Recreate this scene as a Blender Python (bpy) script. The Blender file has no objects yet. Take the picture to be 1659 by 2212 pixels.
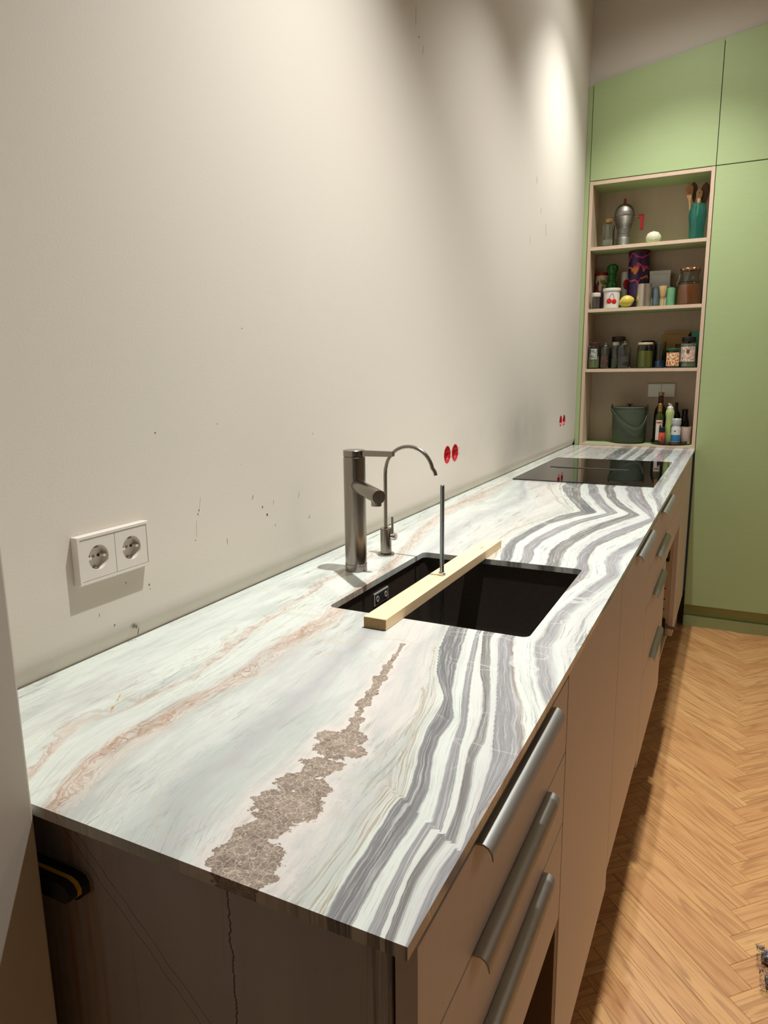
import bpy, bmesh, math, random
import numpy as np
from mathutils import Vector, Matrix

random.seed(7)
sc = bpy.context.scene
COL = sc.collection
ZC = 0.95                      # worktop height above the floor
# ------------------------------------------------------------------ camera
cam_d = bpy.data.cameras.new('camera')
cam = bpy.data.objects.new('camera', cam_d)
COL.objects.link(cam)
yaw, pit, rol = math.radians(-26.5473), math.radians(-11.0825), math.radians(-0.6372)
fw = Vector((math.sin(yaw)*math.cos(pit), math.cos(yaw)*math.cos(pit), math.sin(pit)))
rt0 = Vector((math.cos(yaw), -math.sin(yaw), 0))
up0 = rt0.cross(fw)
rt = rt0*math.cos(rol) + up0*math.sin(rol)
up = -rt0*math.sin(rol) + up0*math.cos(rol)
m = Matrix((rt, up, -fw)).transposed().to_4x4()
m.translation = Vector((0.78244, -0.38049, 0.38888 + ZC))
cam.matrix_world = m
cam_d.sensor_fit = 'HORIZONTAL'
cam_d.sensor_width = 36.0
cam_d.lens = 36.0*1518.4/1659.0
cam_d.clip_start = 0.02
sc.camera = cam
sc.cycles.max_bounces = 7
sc.cycles.adaptive_threshold = 0.04
sc.cycles.diffuse_bounces = 3
sc.cycles.glossy_bounces = 3
sc.cycles.transmission_bounces = 7
# ------------------------------------------------------------------ world, exposure
w = bpy.data.worlds.new('night'); sc.world = w; w.use_nodes = True
w.node_tree.nodes['Background'].inputs[0].default_value = (0.05, 0.045, 0.04, 1)
w.node_tree.nodes['Background'].inputs[1].default_value = 0.2
sc.view_settings.view_transform = 'Standard'
sc.view_settings.look = 'None'
sc.view_settings.gamma = 1.0
sc.view_settings.use_curve_mapping = False
sc.view_settings.exposure = 0.10
# the row of ceiling spotlights: x, y, z, watts, cone angle, softness, tilt towards the wall
SPOTS = [(0.590, 0.84, 3.03, 216, 88, 1.0, 0), (0.590, 1.92, 3.03, 84, 96, 1.0, 0), (0.49, 2.88, 3.22, 144, 95, 1.0, 0)]
SPILL = (0, 0, .10)            # wide spill of each lamp relative to its beam
LIGHT_COL = (0.965, 1.0, 0.985)
FILL_LAMP = (2.7, 1.7, 3.05, 9)   # dim unseen lamp, added as neutral fill on the cabinet fronts
CEIL = 3.35
L = 3.5166                     # green front plane
W = 0.6067

# ------------------------------------------------------------------ helpers
def lin(c):
    return tuple(((v/255)/12.92 if v/255 <= .04045 else ((v/255+.055)/1.055)**2.4) for v in c)

class NT:
    def __init__(s, name):
        s.m = bpy.data.materials.new(name); s.m.use_nodes = True
        s.t = s.m.node_tree; s.b = s.t.nodes['Principled BSDF']
    def n(s, typ, **kw):
        nd = s.t.nodes.new(typ)
        for k, v in kw.items(): setattr(nd, k, v)
        return nd
    def l(s, a, b): s.t.links.new(a, b)
    def val(s, sock, v):
        if isinstance(v, bpy.types.NodeSocket): s.l(v, sock)
        elif isinstance(v, (tuple, list)) and sock.type == 'RGBA' and len(v) == 3: sock.default_value = (*v, 1)
        else: sock.default_value = v
    def math(s, op, a, b=0.0, c=None, clamp=False):
        nd = s.n('ShaderNodeMath', operation=op, use_clamp=clamp)
        s.val(nd.inputs[0], a); s.val(nd.inputs[1], b)
        if c is not None: s.val(nd.inputs[2], c)
        return nd.outputs[0]
    def mix(s, f, a, b, mode='MIX'):
        nd = s.n('ShaderNodeMix', data_type='RGBA', blend_type=mode)
        s.val(nd.inputs[0], f); s.val(nd.inputs[6], a); s.val(nd.inputs[7], b)
        return nd.outputs[2]
    def noise(s, vec, scale, detail=2, rough=.5, dist=0.0, dims='3D'):
        nd = s.n('ShaderNodeTexNoise', noise_dimensions=dims)
        if vec is not None: s.l(vec, nd.inputs['Vector'])
        nd.inputs['Scale'].default_value = scale; nd.inputs['Detail'].default_value = detail
        nd.inputs['Roughness'].default_value = rough; nd.inputs['Distortion'].default_value = dist
        return nd.outputs[0]
    def voro(s, vec, scale, feature='DISTANCE_TO_EDGE'):
        nd = s.n('ShaderNodeTexVoronoi', feature=feature)
        s.l(vec, nd.inputs['Vector']); nd.inputs['Scale'].default_value = scale
        return nd.outputs[0]
    def coord(s, kind='Object'): return s.n('ShaderNodeTexCoord').outputs[kind]
    def mapping(s, vec, scale=(1, 1, 1), loc=(0, 0, 0), rot=(0, 0, 0)):
        nd = s.n('ShaderNodeMapping'); s.l(vec, nd.inputs[0])
        nd.inputs['Scale'].default_value = scale; nd.inputs['Location'].default_value = loc; nd.inputs['Rotation'].default_value = rot
        return nd.outputs[0]
    def ramp(s, f, stops, interp='LINEAR'):
        nd = s.n('ShaderNodeValToRGB'); s.l(f, nd.inputs[0])
        r = nd.color_ramp; r.interpolation = interp
        while len(r.elements) < len(stops): r.elements.new(0.5)
        for e, (p, c) in zip(r.elements, stops):
            e.position = p; e.color = (*c, 1) if len(c) == 3 else c
        return nd.outputs[0]
    def step(s, f, a, b):
        nd = s.n('ShaderNodeMapRange', interpolation_type='SMOOTHSTEP')
        s.val(nd.inputs[0], f); nd.inputs[1].default_value = a; nd.inputs[2].default_value = b
        return nd.outputs[0]
    def bump(s, h, strength, dist=.001):
        nd = s.n('ShaderNodeBump'); nd.inputs['Strength'].default_value = strength; nd.inputs['Distance'].default_value = dist
        s.l(h, nd.inputs['Height']); s.l(nd.outputs[0], s.b.inputs['Normal'])
    def set(s, **kw):
        for k, v in kw.items(): s.val(s.b.inputs[k.replace('_', ' ')], v)
        return s.m

def plain(name, rgb, rough=.5, metal=0.0, var=.06, scale=40, bump=0.0, **kw):
    t = NT(name); v = t.coord()
    c = lin(rgb)
    nz = t.noise(v, scale, 3, .6)
    t.set(Base_Color=t.mix(nz, tuple(x*(1-var) for x in c), tuple(min(1, x*(1+var)) for x in c)), Roughness=rough, Metallic=metal, **kw)
    if bump: t.bump(t.noise(v, scale*8, 2), bump, .0005)
    return t.m

def glass(name, rgb=(235, 240, 236), rough=.02, ior=1.45):
    t = NT(name); v = t.coord()
    c = lin(rgb)
    t.set(Base_Color=t.mix(t.noise(v, 30), c, tuple(x*.96 for x in c)), Roughness=rough, IOR=ior)
    t.b.inputs['Transmission Weight'].default_value = 1.0
    return t.m

def link(name, me, mat=None, parent=None, loc=None, smooth=False):
    o = bpy.data.objects.new(name, me); COL.objects.link(o)
    if mat and not me.materials: me.materials.append(mat)
    if parent: o.parent = parent
    if loc: o.location = loc
    if smooth:
        for p in me.polygons: p.use_smooth = True
    return o

def bm_obj(name, bm, mat=None, parent=None, loc=None, smooth=False, angle=None):
    me = bpy.data.meshes.new(name)
    bmesh.ops.recalc_face_normals(bm, faces=bm.faces)
    bm.to_mesh(me); bm.free()
    o = link(name, me, mat, parent, loc, smooth)
    if angle is not None:
        for p in me.polygons: p.use_smooth = True
        me.set_sharp_from_angle(angle=math.radians(angle))
    return o

def add_box(bm, x0, x1, y0, y1, z0, z1):
    vs = [bm.verts.new((x, y, z)) for z in (z0, z1) for y in (y0, y1) for x in (x0, x1)]
    for f in ((0, 2, 3, 1), (4, 5, 7, 6), (0, 1, 5, 4), (2, 6, 7, 3), (0, 4, 6, 2), (1, 3, 7, 5)):
        bm.faces.new([vs[i] for i in f])
    return vs

def box(name, x0, x1, y0, y1, z0, z1, mat, parent=None, bev=0.0, loc=None):
    bm = bmesh.new(); add_box(bm, x0, x1, y0, y1, z0, z1)
    if bev: bmesh.ops.bevel(bm, geom=bm.edges[:], offset=bev, segments=2, affect='EDGES', profile=.6)
    return bm_obj(name, bm, mat, parent, loc)

def add_lathe(bm, prof, seg=28, cx=0, cy=0, cz=0, M=None):
    rings = []
    for r, z in prof:
        if r < 1e-6: rings.append([bm.verts.new((cx, cy, cz+z))])
        else: rings.append([bm.verts.new((cx+r*math.cos(2*math.pi*i/seg), cy+r*math.sin(2*math.pi*i/seg), cz+z)) for i in range(seg)])
    for a, b in zip(rings, rings[1:]):
        for i in range(seg):
            j = (i+1) % seg
            if len(a) == 1 and len(b) == 1: continue
            if len(a) == 1: bm.faces.new((a[0], b[i], b[j]))
            elif len(b) == 1: bm.faces.new((a[i], b[0], a[j]))
            else: bm.faces.new((a[i], b[i], b[j], a[j]))
    if M is not None:
        vs = [v for r in rings for v in r]
        bmesh.ops.transform(bm, matrix=M, verts=vs)

def lathe(name, prof, mat, parent=None, loc=None, seg=28, angle=35):
    bm = bmesh.new(); add_lathe(bm, prof, seg)
    return bm_obj(name, bm, mat, parent, loc, angle=angle)

def add_tube(bm, pts, r, seg=12, caps=True):
    pts = [Vector(p) for p in pts]; rs = r if isinstance(r, (list, tuple)) else [r]*len(pts)
    prev = None; rings = []
    for i, p in enumerate(pts):
        d = (pts[min(i+1, len(pts)-1)]-pts[max(i-1, 0)]).normalized()
        if prev is None:
            a = Vector((0, 0, 1)) if abs(d.z) < .9 else Vector((1, 0, 0))
            u = d.cross(a).normalized()
        else:
            u = (prev - d*prev.dot(d)).normalized()
        prev = u; v = d.cross(u)
        rings.append([bm.verts.new(p+(u*math.cos(2*math.pi*k/seg)+v*math.sin(2*math.pi*k/seg))*rs[i]) for k in range(seg)])
    for a, b in zip(rings, rings[1:]):
        for k in range(seg):
            bm.faces.new((a[k], a[(k+1) % seg], b[(k+1) % seg], b[k]))
    if caps: bm.faces.new(rings[0][::-1]); bm.faces.new(rings[-1])

def tube(name, pts, r, mat, parent=None, seg=14, angle=40):
    bm = bmesh.new(); add_tube(bm, pts, r, seg)
    return bm_obj(name, bm, mat, parent, angle=angle)

def thing(name, label, cat, loc=(0, 0, 0), group=None):
    o = bpy.data.objects.new(name, None); COL.objects.link(o); o.location = loc
    o.empty_display_size = .05
    o['label'] = label; o['category'] = cat
    if group: o['group'] = group
    return o

def tag(o, label, cat, group=None):
    o['label'] = label; o['category'] = cat
    if group: o['group'] = group
    return o

def struct(o, label=None):
    o['kind'] = 'structure'
    if label: o['label'] = label
    return o

def prism(name, poly, axis, a, b, mat, parent=None, bev=0, angle=35):
    """extrude a 2D polygon; axis 'y': poly=(x,z); axis 'x': poly=(y,z)"""
    bm = bmesh.new()
    def P(p, t): return (p[0], t, p[1]) if axis == 'y' else ((t, p[0], p[1]) if axis == 'x' else (p[0], p[1], t))
    A = [bm.verts.new(P(p, a)) for p in poly]; B = [bm.verts.new(P(p, b)) for p in poly]
    n = len(poly)
    bm.faces.new(A); bm.faces.new(B[::-1])
    for i in range(n): bm.faces.new((A[i], B[i], B[(i+1) % n], A[(i+1) % n]))
    if bev: bmesh.ops.bevel(bm, geom=bm.edges[:], offset=bev, segments=2, affect='EDGES')
    return bm_obj(name, bm, mat, parent, angle=None if bev else angle)

def text_mesh(name, body, size, mat, parent, M, depth=.0003):
    cu = bpy.data.curves.new('txt', 'FONT'); cu.body = body; cu.size = size; cu.align_x = 'CENTER'; cu.align_y = 'CENTER'; cu.extrude = depth
    cu.resolution_u = 2; cu.space_line = .9
    to = bpy.data.objects.new('txt', cu); COL.objects.link(to)
    me = bpy.data.meshes.new_from_object(to.evaluated_get(bpy.context.evaluated_depsgraph_get()))
    bpy.data.objects.remove(to); bpy.data.curves.remove(cu)
    me.transform(M); me.name = name
    me.materials.clear()
    return link(name, me, mat, parent)

# ------------------------------------------------------------------ materials
def wall_mat(name, rgb, stains=()):
    t = NT(name); v = t.coord()
    c = lin(rgb)
    big = t.noise(v, 1.6, 2, .6)
    col = t.mix(big, tuple(x*.96 for x in c), tuple(x*1.03 for x in c))
    if stains:
        # grey smudges of filler and dirt round the open boxes, and small scuffs
        sep = t.n('ShaderNodeSeparateXYZ'); t.l(v, sep.inputs[0])
        tot = None
        for (y, z, ry, rz, k) in stains:
            dy = t.math('DIVIDE', t.math('SUBTRACT', sep.outputs[1], y), ry)
            dz = t.math('DIVIDE', t.math('SUBTRACT', sep.outputs[2], z), rz)
            d = t.math('SQRT', t.math('ADD', t.math('MULTIPLY', dy, dy), t.math('MULTIPLY', dz, dz)))
            g = t.math('MULTIPLY', t.step(d, 1.0, 0.0), k)
            tot = g if tot is None else t.math('MAXIMUM', tot, g)
        nz = t.noise(v, 6, 3, .6)
        fine = t.math('MULTIPLY', tot, t.math('MULTIPLY_ADD', t.step(nz, .35, .7), .75, .25))
        col = t.mix(fine, col, lin((98, 94, 92)))
    t.set(Base_Color=col, Roughness=.9)
    if stains: t.bump(t.noise(v, 280, 1, .5), .10, .0012)
    return t.m

SMUDGES = [(1.86, ZC+.16, .34, .11, .16), (2.45, ZC+.17, .60, .15, .20)]
# small scuffs and chips in the paint: y, z, half width, half height, grey value
SCUFFS = [(.345, ZC+.024, .003, .0035, 120), (.350, ZC+.0215, .0025, .0035, 126), (.353, ZC+.0135, .0010, .006, 104), (.3815, ZC+.078, .0020, .0022, 138), (.383, ZC+.071, .0012, .0012, 136), (.337, ZC+.093, .0010, .0026, 150),
          (.5025, ZC+.172, .0009, .0028, 60), (.4995, ZC+.166, .0010, .0022, 52), (.506, ZC+.184, .0004, .010, 165), (.494, ZC+.145, .0004, .016, 172), (.4895, ZC+.124, .0011, .0014, 120),
          (.690, ZC+.130, .0026, .0030, 46), (.676, ZC+.147, .0018, .0030, 100), (.648, ZC+.170, .0012, .0055, 140), (.712, ZC+.150, .0005, .006, 140), (.57, ZC+.105, .0010, .007, 165), (.715, ZC+.105, .0012, .0022, 140), (.80, ZC+.150, .0007, .008, 150), (.835, ZC+.098, .004, .0008, 140), (.838, ZC+.100, .0008, .004, 140),
          (.417, ZC+.306, .0014, .0014, 90), (.56, ZC+.31, .0009, .0012, 100), (.64, ZC+.47, .0010, .0016, 110), (.31, ZC+.037, .0012, .0012, 90), (.285, ZC+.060, .0008, .0030, 140), (.62, ZC+.235, .0012, .0008, 150), (.86, ZC+.27, .001, .0025, 150),
          (1.372, ZC+1.30, .0010, .028, 150), (1.392, ZC+1.255, .0011, .030, 140), (1.41, ZC+1.215, .004, .003, 140), (1.436, ZC+1.195, .0014, .014, 150), (1.03, ZC+.10, .0012, .004, 150), (1.15, ZC+.07, .001, .004, 150),
          (2.58, ZC+1.14, .004, .020, 172), (2.75, ZC+.98, .004, .030, 176), (2.66, ZC+1.04, .003, .018, 176), (2.50, ZC+.90, .003, .02, 178)]
M_wall = wall_mat('wall_paint_main', (222, 212, 198), SMUDGES)
M_wall2 = wall_mat('wall_paint', (216, 206, 192))
M_ceil = wall_mat('ceiling_paint', (214, 206, 194))

def green_mat():
    t = NT('green_linoleum'); v = t.coord()
    st = t.noise(t.mapping(v, (3, 3, 60)), 3, 4, .6)
    c = t.mix(st, lin((168, 186, 132)), lin((178, 195, 142)))
    c = t.mix(t.math('MULTIPLY', t.noise(v, 2.2, 2), .35), c, lin((166, 178, 124)))
    t.set(Base_Color=c, Roughness=.55)
    return t.m
M_green = green_mat()

def ply_mat(name, a, b, axis_scale=(3, 40, 3), rough=.55):
    t = NT(name); v = t.coord()
    st = t.noise(t.mapping(v, axis_scale), 2.2, 5, .6, .4)
    spk = t.noise(t.mapping(v, tuple(s*3 for s in axis_scale)), 6, 3)
    c = t.mix(st, lin(a), lin(b))
    c = t.mix(t.math('MULTIPLY', t.step(spk, .6, .8), .18), c, lin(tuple(x*.8 for x in a)))
    t.set(Base_Color=c, Roughness=rough)
    return t.m
M_front = ply_mat('front_lacquered_wood', (216, 202, 196), (224, 211, 205), (30, 30, 2.5), .5)
M_ply = ply_mat('plywood_edge', (206, 176, 150), (222, 194, 168), (12, 12, 3), .6)
M_back = ply_mat('niche_backboard', (196, 174, 152), (210, 188, 166), (14, 3, 2), .6)
M_carc = ply_mat('carcass_board', (200, 184, 160), (210, 194, 172), (6, 6, 3), .6)
M_walnut = ply_mat('dark_wood', (96, 70, 50), (120, 90, 66), (20, 20, 2), .5)

def oak_mat():
    t = NT('oak_parquet'); v = t.coord()
    oi = t.n('ShaderNodeObjectInfo')
    off = t.n('ShaderNodeCombineXYZ')
    t.l(t.math('MULTIPLY', oi.outputs['Random'], 37.0), off.inputs[0]); t.l(t.math('MULTIPLY', oi.outputs['Random'], 11.3), off.inputs[1]); t.l(t.math('MULTIPLY', oi.outputs['Random'], 5.7), off.inputs[2])
    va = t.n('ShaderNodeVectorMath', operation='ADD'); t.l(v, va.inputs[0]); t.l(off.outputs[0], va.inputs[1])
    p = va.outputs[0]
    warp = t.noise(t.mapping(p, (1.1, 15, 1)), 1.0, 1.5, .5)
    # cathedral figure: rings stretched along the board
    comb = t.math('ADD', t.math('MULTIPLY', warp, 8.0), t.math('MULTIPLY', t.noise(t.mapping(p, (3, 60, 1)), 1, 3, .5), .5))
    fr = t.math('FRACT', comb)
    ring = t.math('MULTIPLY', t.step(fr, .55, .95), t.step(fr, 1.0, .93))
    fine = t.noise(t.mapping(p, (9, 240, 1)), 1, 2.5, .6)
    col = t.mix(t.noise(t.mapping(p, (1.5, 14, 1)), 1, 3), lin((200, 148, 94)), lin((220, 170, 112)))
    col = t.mix(t.math('MULTIPLY', ring, .55), col, lin((146, 100, 60)))
    col = t.mix(t.math('MULTIPLY', t.step(fine, .48, .70), .62), col, lin((140, 92, 50)))
    rv = t.math('POWER', t.math('FRACT', t.math('MULTIPLY', oi.outputs['Random'], 7.31)), 1.2)
    col = t.mix(t.math('MULTIPLY', rv, .42), col, lin((168, 104, 60)))
    t.set(Base_Color=col, Roughness=t.math('MULTIPLY_ADD', fine, .15, .33))
    t.bump(fine, .12, .0006)
    return t.m
M_oak = oak_mat()

def steel_mat(name, rgb, rough=.3, aniso=True, axis=(4, 4, 300)):
    t = NT(name); v = t.coord()
    st = t.noise(t.mapping(v, axis), 4, 3, .6)
    c = lin(rgb)
    t.set(Base_Color=t.mix(st, tuple(x*.88 for x in c), tuple(min(1, x*1.08) for x in c)), Metallic=1.0, Roughness=t.math('MULTIPLY_ADD', st, .14, rough-.07))
    t.bump(st, .04, .0003)
    return t.m
M_steel = steel_mat('brushed_steel', (150, 143, 135), .24, axis=(60, 60, 6))
M_alu = steel_mat('brushed_aluminium', (178, 176, 172), .46, axis=(300, 4, 300))
M_zinc = steel_mat('zinc_plated', (150, 158, 164), .28, axis=(60, 60, 900))
M_chrome = plain('chrome', (200, 198, 194), .12, 1.0, .03)
M_black = plain('black_plastic', (22, 22, 22), .45, 0, .2, 60)
M_white = plain('white_plastic', (226, 216, 204), .32, 0, .015, 20)
M_dark = plain('dark_hole', (26, 24, 22), .7)
M_yellow = plain('yellow_foam', (236, 186, 44), .7, 0, .1, 80)
M_red = plain('red_box_plastic', (196, 22, 34), .38, 0, .15, 60)
M_seam = plain('seam_shadow', (74, 58, 40), .8)
# ------------------------------------------------------------------ marble
def marble_mat():
    t = NT('banded_marble'); v = t.coord()
    s0 = t.n('ShaderNodeAttribute', attribute_name='vein').outputs['Fac']
    b0 = t.n('ShaderNodeAttribute', attribute_name='breccia').outputs['Fac']
    sep = t.n('ShaderNodeSeparateXYZ'); t.l(v, sep.inputs[0])
    # waviness of the bedding
    n1 = t.math('SUBTRACT', t.noise(t.mapping(v, (1, .55, 1)), 9, 3, .55), .5)
    n2 = t.math('SUBTRACT', t.noise(t.mapping(v, (1, .6, 1)), 55, 3, .6), .5)
    # the layering lies wider apart (in s units) on the pale side
    s = t.math('ADD', s0, t.math('ADD', t.math('MULTIPLY', n1, .55), t.math('MULTIPLY', n2, .22)))
    K = 16.0
    Wt, Wp = lin((214, 217, 208)), lin((212, 206, 198))
    G1, G2, G3 = lin((118, 117, 119)), lin((146, 144, 145)), lin((108, 105, 103))
    st = [(0, Wt), (.93, lin((216, 219, 210))), (1.0, lin((206, 188, 176))), (1.07, Wt), (1.75, lin((214, 216, 208))), (1.95, lin((208, 192, 180))), (2.2, lin((214, 204, 192))), (2.32, lin((198, 200, 192))),
          (2.4, Wt), (2.75, lin((204, 206, 200))), (3.0, lin((178, 177, 176))), (3.35, lin((208, 209, 203))), (3.8, Wp), (4.4, lin((212, 203, 196))), (4.93, Wp), (5.0, lin((172, 152, 130))),
          (5.06, lin((210, 208, 199))), (5.5, lin((206, 202, 193))), (5.56, lin((216, 216, 207))), (5.94, Wt), (6.0, lin((148, 143, 138)))]
    st2 = [(6.0, G1), (6.5, lin((106, 105, 107))), (6.97, G1), (7.03, Wt), (7.9, Wt), (8.0, G2), (8.9, lin((136, 134, 135))), (9.0, Wt), (9.85, lin((216, 212, 206))), (10.0, G3), (10.85, lin((128, 124, 121))),
           (11.0, Wt), (11.9, lin((208, 203, 200))), (12.0, G2), (12.85, lin((142, 138, 141))), (12.97, lin((142, 124, 108))), (13.05, Wt), (13.8, Wt), (14.0, G2), (14.5, lin((162, 159, 160))), (14.9, Wt), (15.5, lin((200, 197, 194))), (16, Wt)]
    sn = t.math('DIVIDE', s, K)
    A = t.ramp(sn, [(p/K, c) for p, c in st])
    B = t.ramp(sn, [(p/K, c) for p, c in st2])
    hard = t.step(s, 5.98, 6.02)
    col = t.mix(hard, A, B)
    # fine layers running with the bands
    vec = t.n('ShaderNodeCombineXYZ')
    t.l(s, vec.inputs[0]); t.l(t.math('MULTIPLY', sep.outputs[1], .9), vec.inputs[1])
    lay = t.noise(vec.outputs[0], 4.2, 6, .68)
    lay2 = t.noise(vec.outputs[0], 1.7, 4, .6)
    grey = t.step(s, 5.7, 6.2)
    lay3 = t.noise(vec.outputs[0], 13.0, 5, .65)
    # in the grey beds: pale hair lines and darker seams
    pale = t.math('MULTIPLY', t.step(lay, .50, .68), t.math('MULTIPLY', grey, .62))
    col = t.mix(pale, col, lin((206, 203, 199)))
    pale2 = t.math('MULTIPLY', t.step(lay3, .50, .66), t.math('MULTIPLY', grey, .60))
    col = t.mix(pale2, col, lin((200, 197, 195)))
    dk = t.math('MULTIPLY', t.step(lay, .46, .32), t.math('MULTIPLY_ADD', grey, .40, .22))
    col = t.mix(dk, col, t.mix(grey, lin((190, 184, 174)), lin((112, 108, 108))))
    dk3 = t.math('MULTIPLY', t.step(lay3, .45, .31), t.math('MULTIPLY_ADD', grey, .36, .34))
    col = t.mix(dk3, col, t.mix(grey, lin((186, 180, 172)), lin((120, 116, 116))))
    bb = t.math('MULTIPLY', t.step(lay2, .52, .70), t.math('MULTIPLY', grey, .45))
    col = t.mix(bb, col, lin((172, 168, 168)))
    # streaky grey-green clouds on the pale side, drawn out along the beds
    cl = t.noise(t.mapping(v, (7, 1.2, 1), rot=(0, 0, .12)), 2.0, 5, .66, .6)
    pm = t.math('SUBTRACT', 1.0, grey)
    col = t.mix(t.math('MULTIPLY', t.step(cl, .44, .66), t.math('MULTIPLY', pm, .68)), col, lin((178, 184, 178)))
    lil = t.noise(t.mapping(v, (12, 2.0, 1), loc=(2, 5, 0), rot=(0, 0, .10)), 1.6, 5, .68, .5)
    col = t.mix(t.math('MULTIPLY', t.step(lil, .48, .70), t.math('MULTIPLY', pm, .55)), col, lin((186, 181, 180)))
    # thin grey-green dashes on the pale side
    dsh = t.noise(t.mapping(v, (70, 9, 1), rot=(0, 0, .14)), 1.0, 6, .72, .4)
    dmk = t.step(t.noise(t.mapping(v, (6, 3, 1), loc=(1, 3, 0)), 1.3, 2), .42, .62)
    col = t.mix(t.math('MULTIPLY', t.math('MULTIPLY', t.step(dsh, .53, .67), dmk), t.math('MULTIPLY', pm, .75)), col, lin((136, 140, 134)))
    # hair-fine streaks that follow the beds on the pale side
    v4 = t.n('ShaderNodeCombineXYZ')
    t.l(t.math('MULTIPLY', s0, 9.0), v4.inputs[0]); t.l(t.math('MULTIPLY', sep.outputs[1], 3.2), v4.inputs[1])
    hs_ = t.noise(v4.outputs[0], 1.0, 6, .74, .7)
    col = t.mix(t.math('MULTIPLY', t.step(hs_, .50, .68), t.math('MULTIPLY', pm, .42)), col, lin((176, 177, 170)))
    col = t.mix(t.math('MULTIPLY', t.math('MULTIPLY', t.step(t.math('ABSOLUTE', t.math('SUBTRACT', hs_, .47)), .016, .002), dmk), t.math('MULTIPLY', pm, .6)), col, lin((150, 146, 136)))
    # pink crinkles with gold edges along the second vein
    dv = t.math('ABSOLUTE', t.math('SUBTRACT', s, 2.0))
    vn = t.step(dv, .36, .04)
    vf = t.n('ShaderNodeCombineXYZ')
    t.l(t.math('MULTIPLY', s, 6.5), vf.inputs[0]); t.l(t.math('MULTIPLY', sep.outputs[1], 9.0), vf.inputs[1])
    fl_ = t.noise(vf.outputs[0], 1.0, 5, .7, 1.2)
    col = t.mix(t.math('MULTIPLY', t.math('MULTIPLY', t.step(t.math('ABSOLUTE', t.math('SUBTRACT', fl_, .5)), .05, .004), vn), .75), col, lin((176, 148, 130)))
    vc = t.n('ShaderNodeCombineXYZ')
    t.l(t.math('MULTIPLY', s, 11.0), vc.inputs[0]); t.l(t.math('MULTIPLY', sep.outputs[1], 62.0), vc.inputs[1])
    wn = t.n('ShaderNodeTexNoise'); t.l(vc.outputs[0], wn.inputs['Vector']); wn.inputs['Scale'].default_value = .8; wn.inputs['Detail'].default_value = 3
    wad = t.n('ShaderNodeVectorMath', operation='MULTIPLY_ADD'); t.l(wn.outputs['Color'], wad.inputs[0]); wad.inputs[1].default_value = (1.6, 1.6, 0); t.l(vc.outputs[0], wad.inputs[2])
    cr = t.voro(wad.outputs[0], 1.0)
    pt_ = t.math('MULTIPLY', t.step(dv, .20, .05), t.step(t.noise(t.mapping(v, (2, 9, 1)), 1.1, 2), .44, .56))
    col = t.mix(t.math('MULTIPLY', t.math('MULTIPLY', t.step(cr, .10, .02), pt_), .8), col, lin((162, 128, 98)))
    dv1 = t.step(t.math('ABSOLUTE', t.math('SUBTRACT', s, 1.0)), .22, .02)
    rg = t.step(t.math('ABSOLUTE', t.math('SUBTRACT', t.noise(vec.outputs[0], 5.0, 4, .6), .5)), .035, .0)
    col = t.mix(t.math('MULTIPLY', t.math('MULTIPLY', rg, t.math('MAXIMUM', dv1, vn)), .6), col, lin((176, 146, 128)))
    # brown edge lines between the fifth and sixth bed
    ln = t.math('MULTIPLY', t.step(s, 4.6, 5.0), t.step(s, 6.1, 5.8))
    rb = t.step(t.math('ABSOLUTE', t.math('SUBTRACT', t.noise(vec.outputs[0], 3.1, 3, .5), .52)), .03, .004)
    col = t.mix(t.math('MULTIPLY', t.math('MULTIPLY', rb, ln), .75), col, lin((158, 140, 116)))
    # pale healed cracks across the grey beds, faint gold ones on the white
    for loc_, rot_, sc_, tgt, k_ in (((3, 1, 0), .9, 2.6, (222, 219, 212), .0), ((1, 8, 0), .3, 2.2, (196, 178, 146), 1.0)):
        rn = t.noise(t.mapping(v, (1.0, 2.4, 1), loc=loc_, rot=(0, 0, rot_)), sc_, 3, .45)
        rl = t.step(t.math('ABSOLUTE', t.math('SUBTRACT', rn, .5)), .0045, .0008)
        msk = t.step(t.noise(t.mapping(v, (1, 1, 1), loc=(loc_[1], loc_[0], 2)), 5, 2), .45, .6)
        amt = t.math('MULTIPLY', t.math('MULTIPLY', rl, msk), t.math('MULTIPLY', pm if k_ else grey, .28 if k_ else .5))
        col = t.mix(amt, col, lin(tgt))
    # brecciated brown body
    rag = t.math('ADD', t.math('MULTIPLY', t.math('SUBTRACT', t.noise(v, 42, 3, .6), .5), 1.5), t.math('MULTIPLY', t.math('SUBTRACT', t.noise(v, 170, 2, .7), .5), .8))
    bn = t.math('ADD', b0, rag)
    bm_ = t.step(bn, .02, .12)
    halo = t.math('MULTIPLY', t.step(bn, -.9, -.05), .55)
    col = t.mix(halo, col, lin((222, 210, 203)))
    wv = t.n('ShaderNodeVectorMath', operation='ADD'); t.l(v, wv.inputs[0])
    nd = t.n('ShaderNodeTexNoise'); nd.inputs['Scale'].default_value = 90; nd.inputs['Detail'].default_value = 4
    sc_ = t.n('ShaderNodeVectorMath', operation='SCALE'); t.l(nd.outputs['Color'], sc_.inputs[0]); sc_.inputs['Scale'].default_value = .024
    t.l(v, nd.inputs['Vector']); t.l(sc_.outputs[0], wv.inputs[1])
    web = t.voro(wv.outputs[0], 105)
    web2 = t.voro(wv.outputs[0], 240)
    br = t.mix(t.step(t.noise(v, 70, 5, .7), .3, .7), lin((106, 92, 84)), lin((154, 138, 126)))
    br = t.mix(t.math('MULTIPLY', t.step(web2, .16, .0), .42), br, lin((194, 172, 152)))
    br = t.mix(t.math('MULTIPLY', t.step(web, .07, .0), .60), br, lin((214, 196, 174)))
    edge = t.math('MULTIPLY', bm_, t.step(bn, .28, .08))
    br = t.mix(t.math('MULTIPLY', edge, .5), br, lin((112, 88, 66)))
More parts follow.
